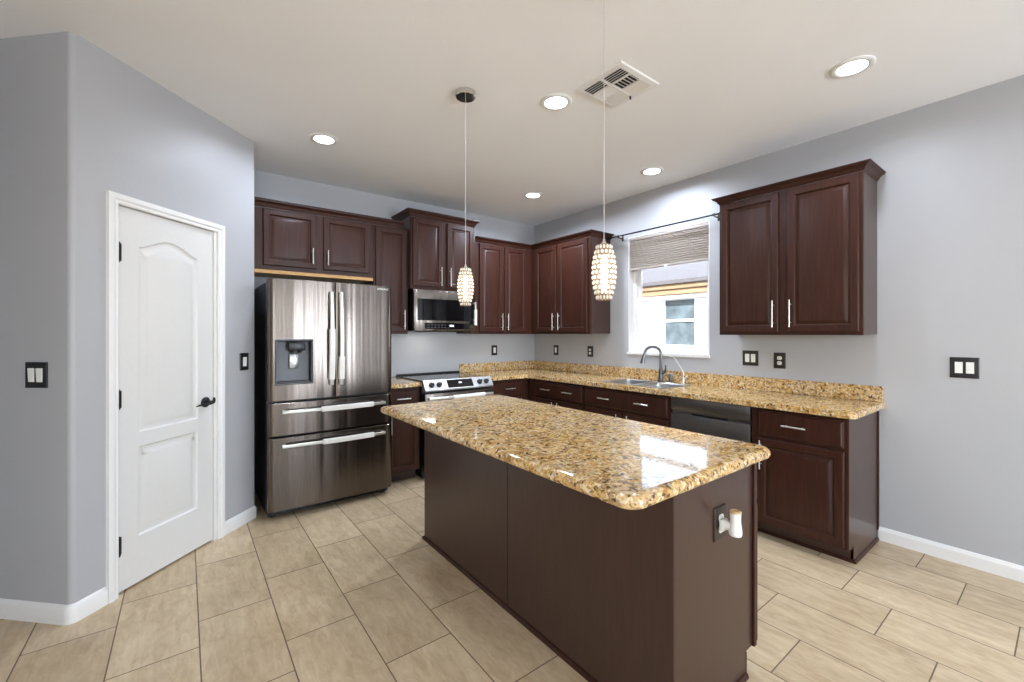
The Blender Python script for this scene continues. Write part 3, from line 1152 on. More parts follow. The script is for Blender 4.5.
def fridge_sheet(u0, u1, z0, z1, name, hole=None, root=t):
    n_in = 0.708
    us = set()
    N = 26
    for k in range(N + 1):
        us.add(round(u0 + (u1 - u0) * k / N, 5))
    for uu in (FX0, FX1):
        for d in (0.0, 0.001, 0.003, 0.006, 0.010, 0.016, 0.024, 0.034, 0.045):
            q = uu + (d if uu == FX0 else -d)
            if u0 <= q <= u1:
                us.add(round(q, 5))
    zs = [z0, z0 + 0.004, z1 - 0.004, z1]
    if hole:
        us = {q for q in us if not any(abs(q - hb) < 0.004 for hb in hole[:2])} | {hole[0], hole[1]}
        zs += [hole[2], hole[3]]
    us = sorted(us)
    zs = sorted(zs)
    m = MB(BACK)
    bm = m.bm
    V = {}
    for i, u in enumerate(us):
        for j, z in enumerate(zs):
            nn = fridge_front(u)
            if j in (0, len(zs) - 1):
                nn -= 0.004
            if (i == 0 and abs(u - FX0) > 1e-4) or (i == len(us) - 1 and abs(u - FX1) > 1e-4):
                nn -= 0.004
            V[i, j] = bm.verts.new(m.P((u, nn, z)))
    for i in range(len(us) - 1):
        for j in range(len(zs) - 1):
            if hole and us[i] >= hole[0] - 1e-6 and us[i + 1] <= hole[1] + 1e-6 and zs[j] >= hole[2] - 1e-6 and zs[j + 1] <= hole[3] + 1e-6:
                continue
            bm.faces.new([V[i, j], V[i + 1, j], V[i + 1, j + 1], V[i, j + 1]])
    # returns to the back of the door
    ring = [V[i, 0] for i in range(len(us))] + [V[len(us) - 1, j] for j in range(1, len(zs))] + \
           [V[i, len(zs) - 1] for i in range(len(us) - 2, -1, -1)] + [V[0, j] for j in range(len(zs) - 2, 0, -1)]
    back = []
    for v in ring:
        co = v.co.copy()
        co.y = -n_in
        back.append(bm.verts.new(co))
    k = len(ring)
    for i in range(k):
        bm.faces.new([ring[i], back[i], back[(i + 1) % k], ring[(i + 1) % k]])
    bm.faces.new(back)
    if hole:
        a, b_, c, d = hole
        ih = [i for i, u in enumerate(us) if a - 1e-6 <= u <= b_ + 1e-6]
        jh = [j for j, z in enumerate(zs) if c - 1e-6 <= z <= d + 1e-6]
        lp = [V[i, jh[0]] for i in ih] + [V[ih[-1], j] for j in jh[1:]] + [V[i, jh[-1]] for i in ih[-2::-1]] + [V[ih[0], j] for j in jh[-2:0:-1]]
        inner = []
        for v in lp:
            co = v.co.copy()
            co.y = -0.722
            inner.append(bm.verts.new(co))
        k = len(lp)
        for i in range(k):
            bm.faces.new([lp[i], inner[i], inner[(i + 1) % k], lp[(i + 1) % k]])
        bm.faces.new(inner)
    bmesh.ops.recalc_face_normals(bm, faces=bm.faces)
    return m.build(name, 'steel', root, smooth=35)


DSP = (-3.138, -2.882, 0.985, 1.322)
dl = fridge_sheet(FX0, FC - 0.003, 0.868, 1.768, 'door', DSP)
dr = fridge_sheet(FC + 0.003, FX1, 0.868, 1.768, 'door')
d1 = fridge_sheet(FX0, FX1, 0.612, 0.853, 'drawer')
d2 = fridge_sheet(FX0, FX1, 0.062, 0.598, 'drawer')
# water dispenser in the left door
m = MB(BACK)
fo = fridge_front(-3.01) - 0.002
a, b_, c, d = DSP
m.rect_rings(a + 0.001, b_ - 0.001, c + 0.001, d - 0.001, [(0, 0.725), (0, fo), (0.004, fo + 0.003), (0.010, fo + 0.002), (0.012, fo - 0.006), (0.016, 0.729), (0.02, 0.728)])
dsp = m.build('dispenser', 'grey_plastic', t, dl, smooth=30)
m = MB(BACK)
m.box(a + 0.09, b_ - 0.05, 0.73, 0.79, d - 0.085, d - 0.02, 0.008)
m.lathe((a + 0.118, 0.765, d - 0.105), (0, 0, 1), [(0.012, 0), (0.016, 0.03)], 14)
m.lathe((a + 0.17, 0.765, d - 0.105), (0, 0, 1), [(0.012, 0), (0.016, 0.03)], 14)
m.build('nozzle', 'black_plastic', t, dsp, smooth=30)
m = MB(BACK)
m.box(a + 0.10, a + 0.165, 0.73, 0.752, c + 0.115, d - 0.11, 0.008)
m.build('paddle', 'paddle', t, dsp, smooth=30)
m = MB(BACK)
m.box(a + 0.02, b_ - 0.02, 0.73, 0.784, c + 0.014, c + 0.024, 0.002)
m.build('drip_tray', 'black_plastic', t, dsp)


def fridge_handle_v(u, z0, z1, door, c0, c1, lean):
    def at(z):
        k = (z - (z0 + z1) / 2) / ((z1 - z0) / 2)
        return 0.845 - 0.022 * k * k
    m = MB(BACK)
    rings = []
    for i in range(13):
        z = z0 + (z1 - z0) * i / 12
        n = at(z)
        rings.append([(u - 0.015, n - 0.010, z), (u + 0.015, n - 0.010, z), (u + 0.017, n, z), (u + 0.010, n + 0.009, z), (u - 0.010, n + 0.009, z), (u - 0.017, n, z)])
    m.loops(rings)
    for z in (z0 + 0.012, z1 - 0.012):
        m.box(u - 0.010, u + 0.010, fridge_front(u) - 0.001, at(z), z - 0.012, z + 0.012)
    hd = m.build('handle', 'nickel', t, door, smooth=40)
    m = MB(BACK)
    rings = []
    for i in range(9):
        z = c0 + (c1 - c0) * i / 8
        n = at(z)
        w = 0.022
        rings.append([(u - w, n - 0.015, z), (u + w, n - 0.015, z), (u + w + 0.001, n, z), (u + w - 0.004, n + 0.014, z), (u - w + 0.004, n + 0.014, z), (u - w - 0.001, n, z)])
    m.loops(rings)
    m.build('protective_sleeve', 'cover', t, door, smooth=40)


def fridge_handle_h(z, u0, u1, drawer, c0, c1):
    def at(u):
        k = (u - (u0 + u1) / 2) / ((u1 - u0) / 2)
        return 0.850 - 0.02 * k * k
    m = MB(BACK)
    rings = []
    for i in range(13):
        u = u0 + (u1 - u0) * i / 12
        n = at(u)
        rings.append([(u, n - 0.010, z - 0.011), (u, n - 0.010, z + 0.011), (u, n, z + 0.013), (u, n + 0.009, z + 0.007), (u, n + 0.009, z - 0.007), (u, n, z - 0.013)])
    m.loops(rings)
    for u in (u0 + 0.014, u1 - 0.014):
        m.box(u - 0.012, u + 0.012, fridge_front(u) - 0.001, at(u), z - 0.010, z + 0.010)
    m.build('handle', 'nickel', t, drawer, smooth=40)
    m = MB(BACK)
    rings = []
    for i in range(9):
        u = c0 + (c1 - c0) * i / 8
        n = at(u)
        w = 0.019
        rings.append([(u, n - 0.015, z - w), (u, n - 0.015, z + w), (u, n, z + w + 0.001), (u, n + 0.014, z + w - 0.004), (u, n + 0.014, z - w + 0.004), (u, n, z - w - 0.001)])
    m.loops(rings)
    m.build('protective_sleeve', 'cover', t, drawer, smooth=40)


fridge_handle_v(FC - 0.036, 0.965, 1.690, dl, 1.01, 1.40, -1)
fridge_handle_v(FC + 0.036, 0.965, 1.690, dr, 1.01, 1.185, 1)
fridge_handle_h(0.790, FX0 + 0.090, FX1 - 0.08, d1, FX0 + 0.355, FX1 - 0.185)
fridge_handle_h(0.540, FX0 + 0.090, FX1 - 0.08, d2, FX0 + 0.365, FX1 - 0.180)
for u in (FX0 + 0.05, FX1 - 0.05):
    m = MB(BACK)
    m.box(u - 0.03, u + 0.03, 0.60, 0.73, 1.7455, 1.772, 0.006)
    m.build('hinge_cover', 'black_plastic', t)
    m = MB(BACK)
    m.lathe((u, 0.685, 0.001), (0, 0, 1), [(0.022, 0), (0.022, 0.012), (0.012, 0.014), (0.012, 0.036)], 14)
    m.build('foot', 'black_plastic', t, smooth=40)
    m = MB(BACK)
    m.lathe((u, 0.12, 0.001), (0, 0, 1), [(0.022, 0), (0.022, 0.012), (0.012, 0.014), (0.012, 0.036)], 14)
    m.build('foot', 'black_plastic', t, smooth=40)
m = MB(BACK)
m.box(FX0 + 0.01, FX1 - 0.01, 0.66, 0.70, 0.012, 0.0345)
m.build('kick_grille', 'black_plastic', t)


def lettering(text, size, loc, rot, mat, root, parent, name, extrude=0.0008):
    cu = bpy.data.curves.new(name, 'FONT')
    cu.body = text
    cu.size = size
    cu.align_x = 'CENTER'
    cu.align_y = 'CENTER'
    cu.extrude = extrude
    tmp = bpy.data.objects.new(name, cu)
    COL.objects.link(tmp)
    bpy.context.view_layer.update()
    me = bpy.data.meshes.new_from_object(tmp.evaluated_get(bpy.context.evaluated_depsgraph_get()))
    bpy.data.objects.remove(tmp)
    me.transform(Matrix.Translation(Vector(loc) - Vector(root['_base'])) @ rot.to_matrix().to_4x4())
    me.materials.clear()
    me.materials.append(M[mat])
    o = bpy.data.objects.new(name, me)
    COL.objects.link(o)
    o.parent = parent
    return o


from mathutils import Euler
ROT_BACK = Euler((math.radians(90), 0, 0))
ub = -2.345
lettering('SAMSUNG', 0.024, BACK.p(ub, fridge_front(ub) + 0.0008, 1.735), ROT_BACK, 'white_plastic', t, dr, 'brand_badge')

# ------------------------------------------------------------------ range
RX0, RX1 = -1.9055, -1.1435
RC = (RX0 + RX1) / 2
t = thing('range', BACK.p(RC, 0.33, 0), 'slide-in stainless electric range with black glass cooktop', 'range')
m = MB(BACK)
m.box(RX0 + 0.003, RX1 - 0.003, 0.01, 0.620, 0.06, 0.905)
m.box(RX0 + 0.03, RX1 - 0.03, 0.05, 0.58, 0.001, 0.06)
m.build('body', 'black_plastic', t)
m = MB(BACK)
m.box(RX0 + 0.001, RX1 - 0.001, 0.006, 0.6295, 0.9155, 0.925, 0.003)
ct = m.build('cooktop', 'black_gloss', t)
m = MB(BACK)
m.box(RX0 + 0.006, RX1 - 0.006, 0.006, 0.03, 0.9255, 0.940, 0.003)
m.build('rear_trim', 'black_plastic', t)
for (bu, bn, br) in ((-1.71, 0.44, 0.11), (-1.33, 0.44, 0.09), (-1.71, 0.18, 0.075), (-1.33, 0.18, 0.10)):
    m = MB(BACK)
    rings = []
    for rr_, zz in ((br, 0.9251), (br, 0.9255), (br - 0.004, 0.9255), (br - 0.004, 0.9251)):
        rings.append([(bu + rr_ * math.cos(2 * math.pi * k / 36), bn + rr_ * math.sin(2 * math.pi * k / 36), zz) for k in range(36)])
    m.loops(rings, cap0=False, cap1=False)
    m.build('burner_ring', 'grey_plastic', t, ct)
# sloping front control panel
m = MB(BACK)
m.prism([(0.630, 0.927), (0.642, 0.927), (0.704, 0.838), (0.700, 0.826), (0.640, 0.826), (0.630, 0.84)], RX0 + 0.001, RX1 - 0.001, 'u')
cp = m.build('control_panel', 'range_steel', t, bevel=0.003)
dn, dz = 0.062, -0.089
ln = math.hypot(dn, dz)
nn_, nz_ = 0.089 / ln, 0.062 / ln            # outward normal of the sloping face in (n, z)


def on_panel(f, out):
    return 0.642 + dn * f + nn_ * out, 0.927 + dz * f + nz_ * out


for u in (RX0 + 0.075, RX0 + 0.155, RX1 - 0.155, RX1 - 0.075):
    n, z = on_panel(0.52, 0.0)
    m = MB(BACK)
    m.lathe((u, n, z), (0, nn_, nz_), [(0.027, 0), (0.027, 0.005), (0.022, 0.008), (0.021, 0.028), (0.017, 0.031), (0, 0.031)], 20)
    kn = m.build('knob', 'black_plastic', t, cp, smooth=40)
    m = MB(BACK)
    n1, z1 = on_panel(0.44, 0.0315)
    m.cyl((u, n1, z1), (u, *on_panel(0.30, 0.0315)), 0.0022, 8)
    m.build('pointer', 'white_plastic', t, kn)
m = MB(BACK)
u0, u1 = RC - 0.135, RC + 0.145
pts0 = [(u0, *on_panel(0.12, 0.0002)), (u1, *on_panel(0.12, 0.0002)), (u1, *on_panel(0.88, 0.0002)), (u0, *on_panel(0.88, 0.0002))]
pts1 = [(u0, *on_panel(0.12, 0.003)), (u1, *on_panel(0.12, 0.003)), (u1, *on_panel(0.88, 0.003)), (u0, *on_panel(0.88, 0.003))]
m.loops([pts0, pts1])
ds = m.build('display', 'black_gloss', t, cp)
m = MB(BACK)
u0, u1 = RC - 0.012, RC + 0.022
m.loops([[(u0, *on_panel(0.36, 0.0031)), (u1, *on_panel(0.36, 0.0031)), (u1, *on_panel(0.50, 0.0031)), (u0, *on_panel(0.50, 0.0031))],
         [(u0, *on_panel(0.36, 0.0036)), (u1, *on_panel(0.36, 0.0036)), (u1, *on_panel(0.50, 0.0036)), (u0, *on_panel(0.50, 0.0036))]])
m.build('clock', 'display', t, ds)
m = MB(BACK)
m.box(RX0 + 0.004, RX1 - 0.004, 0.621, 0.690, 0.225, 0.805, 0.006)
od = m.build('oven_door', 'steel', t, smooth=30)
m = MB(BACK)
m.box(RX0 + 0.11, RX1 - 0.11, 0.6895, 0.6925, 0.33, 0.66, 0.001)
m.build('oven_window', 'black_gloss', t, od)
m = MB(BACK)
m.tube([(RX0 + 0.03, 0.732, 0.762), (RX1 - 0.03, 0.732, 0.762)], 0.014, 14)
for u in (RX0 + 0.055, RX1 - 0.055):
    m.box(u - 0.010, u + 0.010, 0.689, 0.732, 0.752, 0.772)
m.build('handle', 'nickel', t, od, smooth=40)
m = MB(BACK)
m.tube([(RX0 + 0.28, 0.732, 0.762), (RX1 - 0.13, 0.732, 0.762)], 0.0185, 14)
m.build('protective_sleeve', 'cover', t, od, smooth=40)
m = MB(BACK)
m.box(RX0 + 0.004, RX1 - 0.004, 0.621, 0.685, 0.065, 0.215, 0.006)
m.build('storage_drawer', 'steel', t, smooth=30)

# ------------------------------------------------------------------ microwave
WX0, WX1 = -1.886, -1.1765
WC = (WX0 + WX1) / 2
t = thing('microwave', BACK.p(WC, 0.2, 1.385), 'over-the-range stainless microwave under the raised cabinet', 'microwave')
m = MB(BACK)
m.box(WX0 + 0.004, WX1 - 0.004, 0.003, 0.376, 1.392, 1.8065)
m.build('case', 'black_plastic', t)
FN = 0.409
m = MB(BACK)
m.box(WX0 + 0.002, WX1 - 0.002, 0.3765, FN, 1.392, 1.803, 0.004)
dm = m.build('door', 'steel', t, smooth=30)
m = MB(BACK)
m.box(WX0 + 0.038, WX1 - 0.055, FN - 0.001, FN + 0.003, 1.497, 1.712, 0.001)
m.build('door_window', 'black_gloss', t, dm)
m = MB(BACK)
m.box(WX0 + 0.115, WX1 - 0.075, FN - 0.001, FN + 0.003, 1.412, 1.474, 0.001)
p_ = m.build('control_strip', 'black_gloss', t, dm)
m = MB(BACK)
m.box(WC + 0.04, WC + 0.09, FN + 0.0031, FN + 0.0036, 1.436, 1.455)
m.build('display', 'display', t, p_)
m = MB(BACK)
for r_ in range(2):
    for k in range(7):
        uu = WX0 + 0.145 + k * 0.038
        m.box(uu, uu + 0.02, FN + 0.0031, FN + 0.0035, 1.425 + 0.024 * r_, 1.432 + 0.024 * r_)
m.build('buttons', 'grey_plastic', t, p_)
m = MB(BACK)
m.tube([(WX1 - 0.022, FN + 0.034, 1.50), (WX1 - 0.022, FN + 0.040, 1.60), (WX1 - 0.022, FN + 0.034, 1.70)], 0.011, 12)
for zz in (1.512, 1.688):
    m.cyl((WX1 - 0.022, FN - 0.001, zz), (WX1 - 0.022, FN + 0.034, zz), 0.007, 10)
m.build('handle', 'nickel', t, dm, smooth=40)
m = MB(BACK)
m.tube([(WX1 - 0.022, FN + 0.034, 1.455), (WX1 - 0.022, FN + 0.037, 1.53), (WX1 - 0.022, FN + 0.0385, 1.62)], 0.0165, 12)
m.build('protective_sleeve', 'cover', t, dm, smooth=40)
for u in (WX0 + 0.24, WX1 - 0.2):
    m = MB(BACK)
    m.box(u - 0.09, u + 0.09, 0.12, 0.34, 1.384, 1.3915, 0.002)
    m.build('vent_filter', 'dark_slot', t)

lamp('cooktop_lamp', 'AREA', BACK.p(RC - 0.12, 0.22, 1.38), (0, 0, 0), 1.2, (1.0, 0.97, 0.92), shape='RECTANGLE', size=0.16, size_y=0.06)

# ------------------------------------------------------------------ island
IX0, IX1, IY0, IY1 = -2.392, -1.815, -3.523, -1.692
t = thing('kitchen_island', (-2.1, -2.6, 0), 'dark espresso kitchen island with plain panels', 'island')
m = MB()
m.box(IX0 + 0.006, IX1 - 0.02, IY0 + 0.006, IY1 - 0.006, 0.10, 0.8735)
m.box(IX0 + 0.006, -1.89, IY0 + 0.006, IY1 - 0.006, 0.001, 0.10)
m.build('body', 'panel', t)
YS = -2.618
for y0, y1 in ((IY0, YS - 0.0035), (YS + 0.0035, IY1)):
    m = MB()
    m.box(IX0, IX0 + 0.0055, y0, y1, 0.001, 0.8735, 0.001)
    m.build('back_panel', 'panel', t)
for y0, y1 in ((IY0, IY0 + 0.0055), (IY1 - 0.0055, IY1)):
    m = MB(WORLD)
    m.prism([(IX0 + 0.006, 0.001), (-1.889, 0.001), (-1.889, 0.10), (IX1 - 0.020, 0.10), (IX1 - 0.020, 0.8735), (IX0 + 0.006, 0.8735)], -y1, -y0, 'n')
    m.build('end_panel', 'panel', t)
m = MB()
m.box(IX1 - 0.0195, IX1, IY0 - 0.010, IY1 + 0.010, 0.10, 0.8735)
m.build('face_frame', 'wood', t)
m = MB(WORLD)
SH = [(0, 0.001), (0.013, 0.001), (0.012, 0.010), (0.007, 0.018), (0, 0.020)]
m.sweep([(-1.888, -IY1), (IX0, -IY1), (IX0, -IY0), (-1.888, -IY0)], SH, 1)
m.build('shoe_moulding', 'wood', t)
m = MB()
m.box(-1.8885, -1.879, IY0 - 0.001, IY1 + 0.001, 0.001, 0.096, 0.002)
m.build('toe_board', 'wood', t)
ISL = Frame((IX1, 0), (0, 1))      # island front facing the sink: u = y
for (y0, y1) in ((-3.530, -2.922), (-2.912, -2.304), (-2.294, -1.686)):
    raised_door(ISL, y0, y1, 0.113, 0.668, 0.0, t, (y0 + 0.03, 0.56))
    drawer_front(ISL, y0, y1, 0.690, 0.850, 0.0, t, [(y0 + y1) / 2])

t = thing('island_top', (-2.245, -2.65, CZ0), 'big golden granite island top with rounded corners', 'countertop')
m = MB()
m.fr = WORLD
outer = rounded([(-2.702, 1.698), (-1.795, 1.698), (-1.795, 3.598), (-2.702, 3.598)], [0.03, 0.03, 0.062, 0.055], 8)
# bullnose edge: stacked outlines
rings = []
cx, cy = -2.245, 2.648
for o, z in ((0.016, CZ0), (0.006, CZ0 + 0.002), (0.001, CZ0 + 0.008), (0.0, CZ0 + 0.017), (0.0015, CZ0 + 0.026), (0.006, CZ0 + 0.033), (0.012, CZ0 + 0.037), (0.020, CZ1), (0.030, CZ1)):
    ou = rounded([(-2.702 + o, 1.698 + o), (-1.795 - o, 1.698 + o), (-1.795 - o, 3.598 - o), (-2.702 + o, 3.598 - o)],
                 [max(0.004, q - o) for q in (0.034, 0.034, 0.064, 0.058)], 8)
    rings.append([(a, b_, z) for a, b_ in ou])
m.loops(rings)
m.build('slab', 'granite', t, smooth=35)


# ------------------------------------------------------------------ wall plates
def plate(fr, u, z, label, gangs, kind, mat='black_plastic', n=0.0, name=None, group=None):
    """kind: switch, rocker or outlet, per gang"""
    nm = name or ('outlet' if kind == 'outlet' else 'light_switch')
    t_ = thing(nm, fr.p(u, n, z - 0.061), label, 'outlet' if kind == 'outlet' else 'switch', group)
    w = (0.083 if gangs == 1 else 0.122) / 2
    m = MB(fr)
    m.rect_rings(u - w, u + w, z - 0.061, z + 0.061, [(0, n + 0.0005), (0, n + 0.004), (0.003, n + 0.0065), (0.010, n + 0.007)])
    m.build('cover_plate', mat, t_, smooth=30)
    for g in range(gangs):
        uc = u + (g - (gangs - 1) / 2) * 0.046
        if kind == 'outlet':
            for s_ in (-1, 1):
                m = MB(fr)
                zc = z + s_ * 0.0195
                ring = []
                for (i, nn) in ((0, n + 0.0071), (0, n + 0.0095), (0.0012, n + 0.0100)):
                    w2, h2 = 0.0165 - i, 0.0140 - i
                    lp = []
                    for k in range(20):
                        a_ = 2 * math.pi * k / 20
                        lp.append((uc + w2 * math.cos(a_), nn, zc + max(-h2, min(h2, 0.0185 * math.sin(a_)))))
                    ring.append(lp)
                m.loops(ring)
                rc = m.build('receptacle', 'white_plastic', t_, smooth=40)
                m = MB(fr)
                for q, hh in ((-0.006, 0.0045), (0.006, 0.0036)):
                    m.box(uc + q - 0.0012, uc + q + 0.0012, n + 0.0101, n + 0.0104, zc - hh + 0.002, zc + hh + 0.002)
                m.lathe((uc, n + 0.0101, zc - 0.008), (0, 1, 0), [(0.0024, 0), (0.0024, 0.0003)], 10)
                m.build('slots', 'dark_slot', t_, rc)
        else:
            m = MB(fr)
            m.loops([[(uc - 0.0165, n + 0.0071, z - 0.033), (uc + 0.0165, n + 0.0071, z - 0.033), (uc + 0.0165, n + 0.0071, z + 0.033), (uc - 0.0165, n + 0.0071, z + 0.033)],
                     [(uc - 0.0160, n + 0.0085, z - 0.0325), (uc + 0.0160, n + 0.0085, z - 0.0325), (uc + 0.0160, n + 0.0115, z + 0.0325), (uc - 0.0160, n + 0.0115, z + 0.0325)]])
            m.build('rocker', 'white_plastic', t_)
    return t_


plate(LEFT, -0.188, 1.166, 'double light switch in black plate on the wall at the left edge', 2, 'rocker')
plate(PAN, 1.078, 1.163, 'single light switch in black plate between pantry door and refrigerator', 1, 'rocker')
plate(BACK, -0.645, 1.163, 'black-plated single switch on the back wall above the granite, left of the corner', 1, 'rocker')
plate(RIGHT, 0.416, 1.163, 'black-plated single switch just right of the kitchen corner', 1, 'rocker')
plate(RIGHT, 0.981, 1.163, 'black-plated outlet left of the window', 1, 'outlet')
plate(RIGHT, 2.714, 1.166, 'bronze double switch under the right cabinet, nearer the window', 2, 'rocker', 'bronze')
plate(RIGHT, 2.930, 1.156, 'bronze-plated outlet under the right wall cabinet', 1, 'outlet', 'bronze')
plate(RIGHT, 3.919, 1.162, 'black-plated double switch on the bare right wall', 2, 'rocker')

# outlet on the island end with a plugged-in air freshener
IEND = Frame((0, IY0), (1, 0))
iu, iz = -2.098, 0.668
plate(IEND, iu, iz, 'dark outlet on the end of the island behind the white plug-in', 1, 'outlet', 'bronze')
pu = iu - 0.004
pz = iz + 0.017
t = thing('plug_in_freshener', IEND.p(pu + 0.002, 0.011, pz - 0.045), 'white plug-in air freshener sticking out of the island outlet', 'air freshener')
m = MB(IEND)
m.box(pu - 0.020, pu + 0.020, 0.0112, 0.026, pz - 0.038, pz + 0.004, 0.005)
m.tube([(pu + 0.000, 0.024, pz - 0.014), (pu + 0.001, 0.036, pz - 0.014), (pu + 0.002, 0.048, pz - 0.012)], [0.019, 0.0165, 0.017], 16)
m.build('plug', 'white_plastic', t, smooth=40)
m = MB(IEND)
m.lathe((pu + 0.002, 0.060, pz - 0.043), (0, 0, 1), [(0.010, 0), (0.020, 0.002), (0.0225, 0.010), (0.021, 0.026), (0.0175, 0.054), (0.0185, 0.076), (0.0195, 0.082)], 22)
m.build('housing', 'white_plastic', t, smooth=40)
m = MB(IEND)
m.lathe((pu + 0.002, 0.060, pz + 0.0392), (0, 0, 1), [(0.020, 0), (0.020, 0.005), (0.016, 0.0075), (0.011, 0.005), (0, 0.005)], 22)
m.build('cap', translucent_material('cream_cap', rgb(214, 188, 146), 0.15, 0.4), t, smooth=40)

# ------------------------------------------------------------------ sink window
t = thing('window_1', RIGHT.p((WY0 + WY1) / 2, 0, WZ0), 'white single-hung window above the sink', 'window')
t['kind'] = 'structure'
m = MB(RIGHT)
LN_ = 0.007
m.box(WY0, WY0 + LN_, -0.14, 0.001, WZ0, WZ1).box(WY1 - LN_, WY1, -0.14, 0.001, WZ0, WZ1).box(WY0, WY1, -0.14, 0.001, WZ1 - LN_, WZ1)
m.build('reveal', 'trim', t)
m = MB(RIGHT)
m.box(WY0 - 0.012, WY1 + 0.006, -0.14, 0.014, WZ0 - 0.022, WZ0 + 0.004, 0.003)
m.build('window_sill', 'trim', t)
a0_, a1_, z0_, z1_ = WY0 + LN_, WY1 - LN_, WZ0 + 0.004, WZ1 - LN_
m = MB(RIGHT)
F_ = 0.035
m.box(a0_, a0_ + F_, -0.135, -0.075, z0_, z1_, 0.002).box(a1_ - F_, a1_, -0.135, -0.075, z0_, z1_, 0.002)
m.box(a0_ + F_, a1_ - F_, -0.135, -0.075, z1_ - F_, z1_, 0.002).box(a0_ + F_, a1_ - F_, -0.135, -0.075, z0_, z0_ + 0.03, 0.002)
m.build('window_frame', 'vinyl', t)
ZM = 1.712
for (zz0, zz1, nn0, nn1, nm) in ((ZM - 0.022, z1_ - F_, -0.130, -0.106, 'upper_sash'), (z0_ + 0.03, ZM + 0.022, -0.104, -0.080, 'lower_sash')):
    m = MB(RIGHT)
    b0, b1 = a0_ + F_ + 0.001, a1_ - F_ - 0.001
    w = 0.03
    m.box(b0, b0 + w, nn0, nn1, zz0, zz1, 0.002).box(b1 - w, b1, nn0, nn1, zz0, zz1, 0.002)
    m.box(b0 + w, b1 - w, nn0, nn1, zz0, zz0 + 0.042, 0.002).box(b0 + w, b1 - w, nn0, nn1, zz1 - 0.04, zz1, 0.002)
    sash = m.build(nm, 'vinyl', t)
    m = MB(RIGHT)
    m.box(b0 + w - 0.003, b1 - w + 0.003, (nn0 + nn1) / 2 - 0.002, (nn0 + nn1) / 2 + 0.002, zz0 + 0.04, zz1 - 0.038)
    m.build('pane', 'glass', t, sash)

# pleated shade drawn half down inside the opening
t = thing('pleated_shade', RIGHT.p((WY0 + WY1) / 2, -0.03, WZ1), 'beige pleated shade drawn halfway down in the sink window', 'window shade')
sb0, sb1 = WY0 + LN_ + 0.002, WY1 - LN_ - 0.002
m = MB(RIGHT)
m.box(sb0, sb1, -0.044, -0.001, WZ1 - LN_ - 0.032, WZ1 - LN_ - 0.001, 0.003)
m.build('headrail', 'shade', t)
m = MB(RIGHT)
zt, zb = WZ1 - LN_ - 0.033, 2.038
NP = 13
poly_f, poly_b = [], []
for k in range(2 * NP + 1):
    z = zt + (zb - zt) * k / (2 * NP)
    poly_f.append(((-0.002 if k % 2 else -0.017), z))
    poly_b.append(((-0.045 if k % 2 else -0.030), z))
m.prism(poly_f + poly_b[::-1], sb0 + 0.002, sb1 - 0.002, 'u')
m.build('fabric', 'shade', t)
m = MB(RIGHT)
m.box(sb0, sb1, -0.042, -0.004, zb - 0.022, zb - 0.0005, 0.004)
m.build('bottom_rail', 'shade', t)
m = MB(RIGHT)
uc = (WY0 + WY1) / 2
m.box(uc - 0.02, uc + 0.02, -0.0038, 0.003, zb - 0.030, zb - 0.012, 0.002)
m.build('pull_tab', 'white_plastic', t)

# curtain rod
t = thing('curtain_rod', RIGHT.p(1.9, 0.085, 2.372), 'thin dark curtain rod above the sink window', 'curtain rod')
m = MB(RIGHT)
m.cyl((1.345, 0.085, 2.374), (2.500, 0.085, 2.374), 0.007, 14)
m.build('rod', 'black_metal', t, smooth=40)
for u, s_ in ((1.345, -1), (2.500, 1)):
    m = MB(RIGHT)
    m.lathe((u, 0.085, 2.374), (s_, 0, 0), [(0.007, 0), (0.014, 0.004), (0.011, 0.012), (0.017, 0.022), (0.021, 0.034), (0.016, 0.048), (0.006, 0.055)], 16)
    m.build('finial', 'black_metal', t, smooth=40)
for u in (1.435, 2.455):
    m = MB(RIGHT)
    m.box(u - 0.011, u + 0.011, 0.0005, 0.006, 2.335, 2.405, 0.001)
    m.tube([(u, 0.004, 2.358), (u, 0.05, 2.360), (u, 0.085, 2.364)], 0.006, 10)
    m.lathe((u - 0.008, 0.085, 2.374), (1, 0, 0), [(0.0075, 0), (0.012, 0.0), (0.012, 0.016), (0.0075, 0.016)], 16, cap=False)
    m.build('bracket', 'bronze', t, smooth=40)

# ------------------------------------------------------------------ neighbouring house seen through the window
t = thing('neighbour_house', (3.2, 0.0, -0.3), 'white neighbouring house with tan eave seen through the window', 'house')
m = MB()
m.box(3.0, 8.0, -9.0, 7.0, -0.3, 2.25)
m.build('wall', 'stucco', t)
m = MB()
for k, (xa, xb, za, zb_) in enumerate(((2.80, 3.0, 2.03, 2.06), (2.77, 2.80, 2.02, 2.12), (2.74, 2.775, 2.11, 2.19))):
    m.box(xa, xb, -9.3, 7.3, za, zb_)
m.build('eave', 'eave', t)
m = MB(WORLD)
m.prism([(2.70, 2.19), (8.2, 3.6), (8.2, 3.68), (2.70, 2.25)], -7.3, 9.3, 'n')
m.build('roof', 'shingle', t)
m = MB()
y0, y1, z0, z1 = -0.545, 0.0, 1.175, 2.0
m.box(2.96, 2.999, y0 - 0.04, y0, z0 - 0.05, z1 + 0.0).box(2.96, 2.999, y1, y1 + 0.04, z0 - 0.05, z1 + 0.0)
m.box(2.96, 2.999, y0, y1, z0 - 0.05, z0).box(2.96, 2.999, y0, y1, 1.57, 1.61)
hw = m.build('window', 'vinyl', t)
m = MB()
m.box(2.985, 2.9985, y0, y1, z0, 1.57).box(2.985, 2.9985, y0, y1, 1.61, z1)
m.build('pane', 'house_glass', t, hw)
struct(MB().box(0.16, 30, -30, 30, -0.35, -0.301).build('ground', 'ground'))

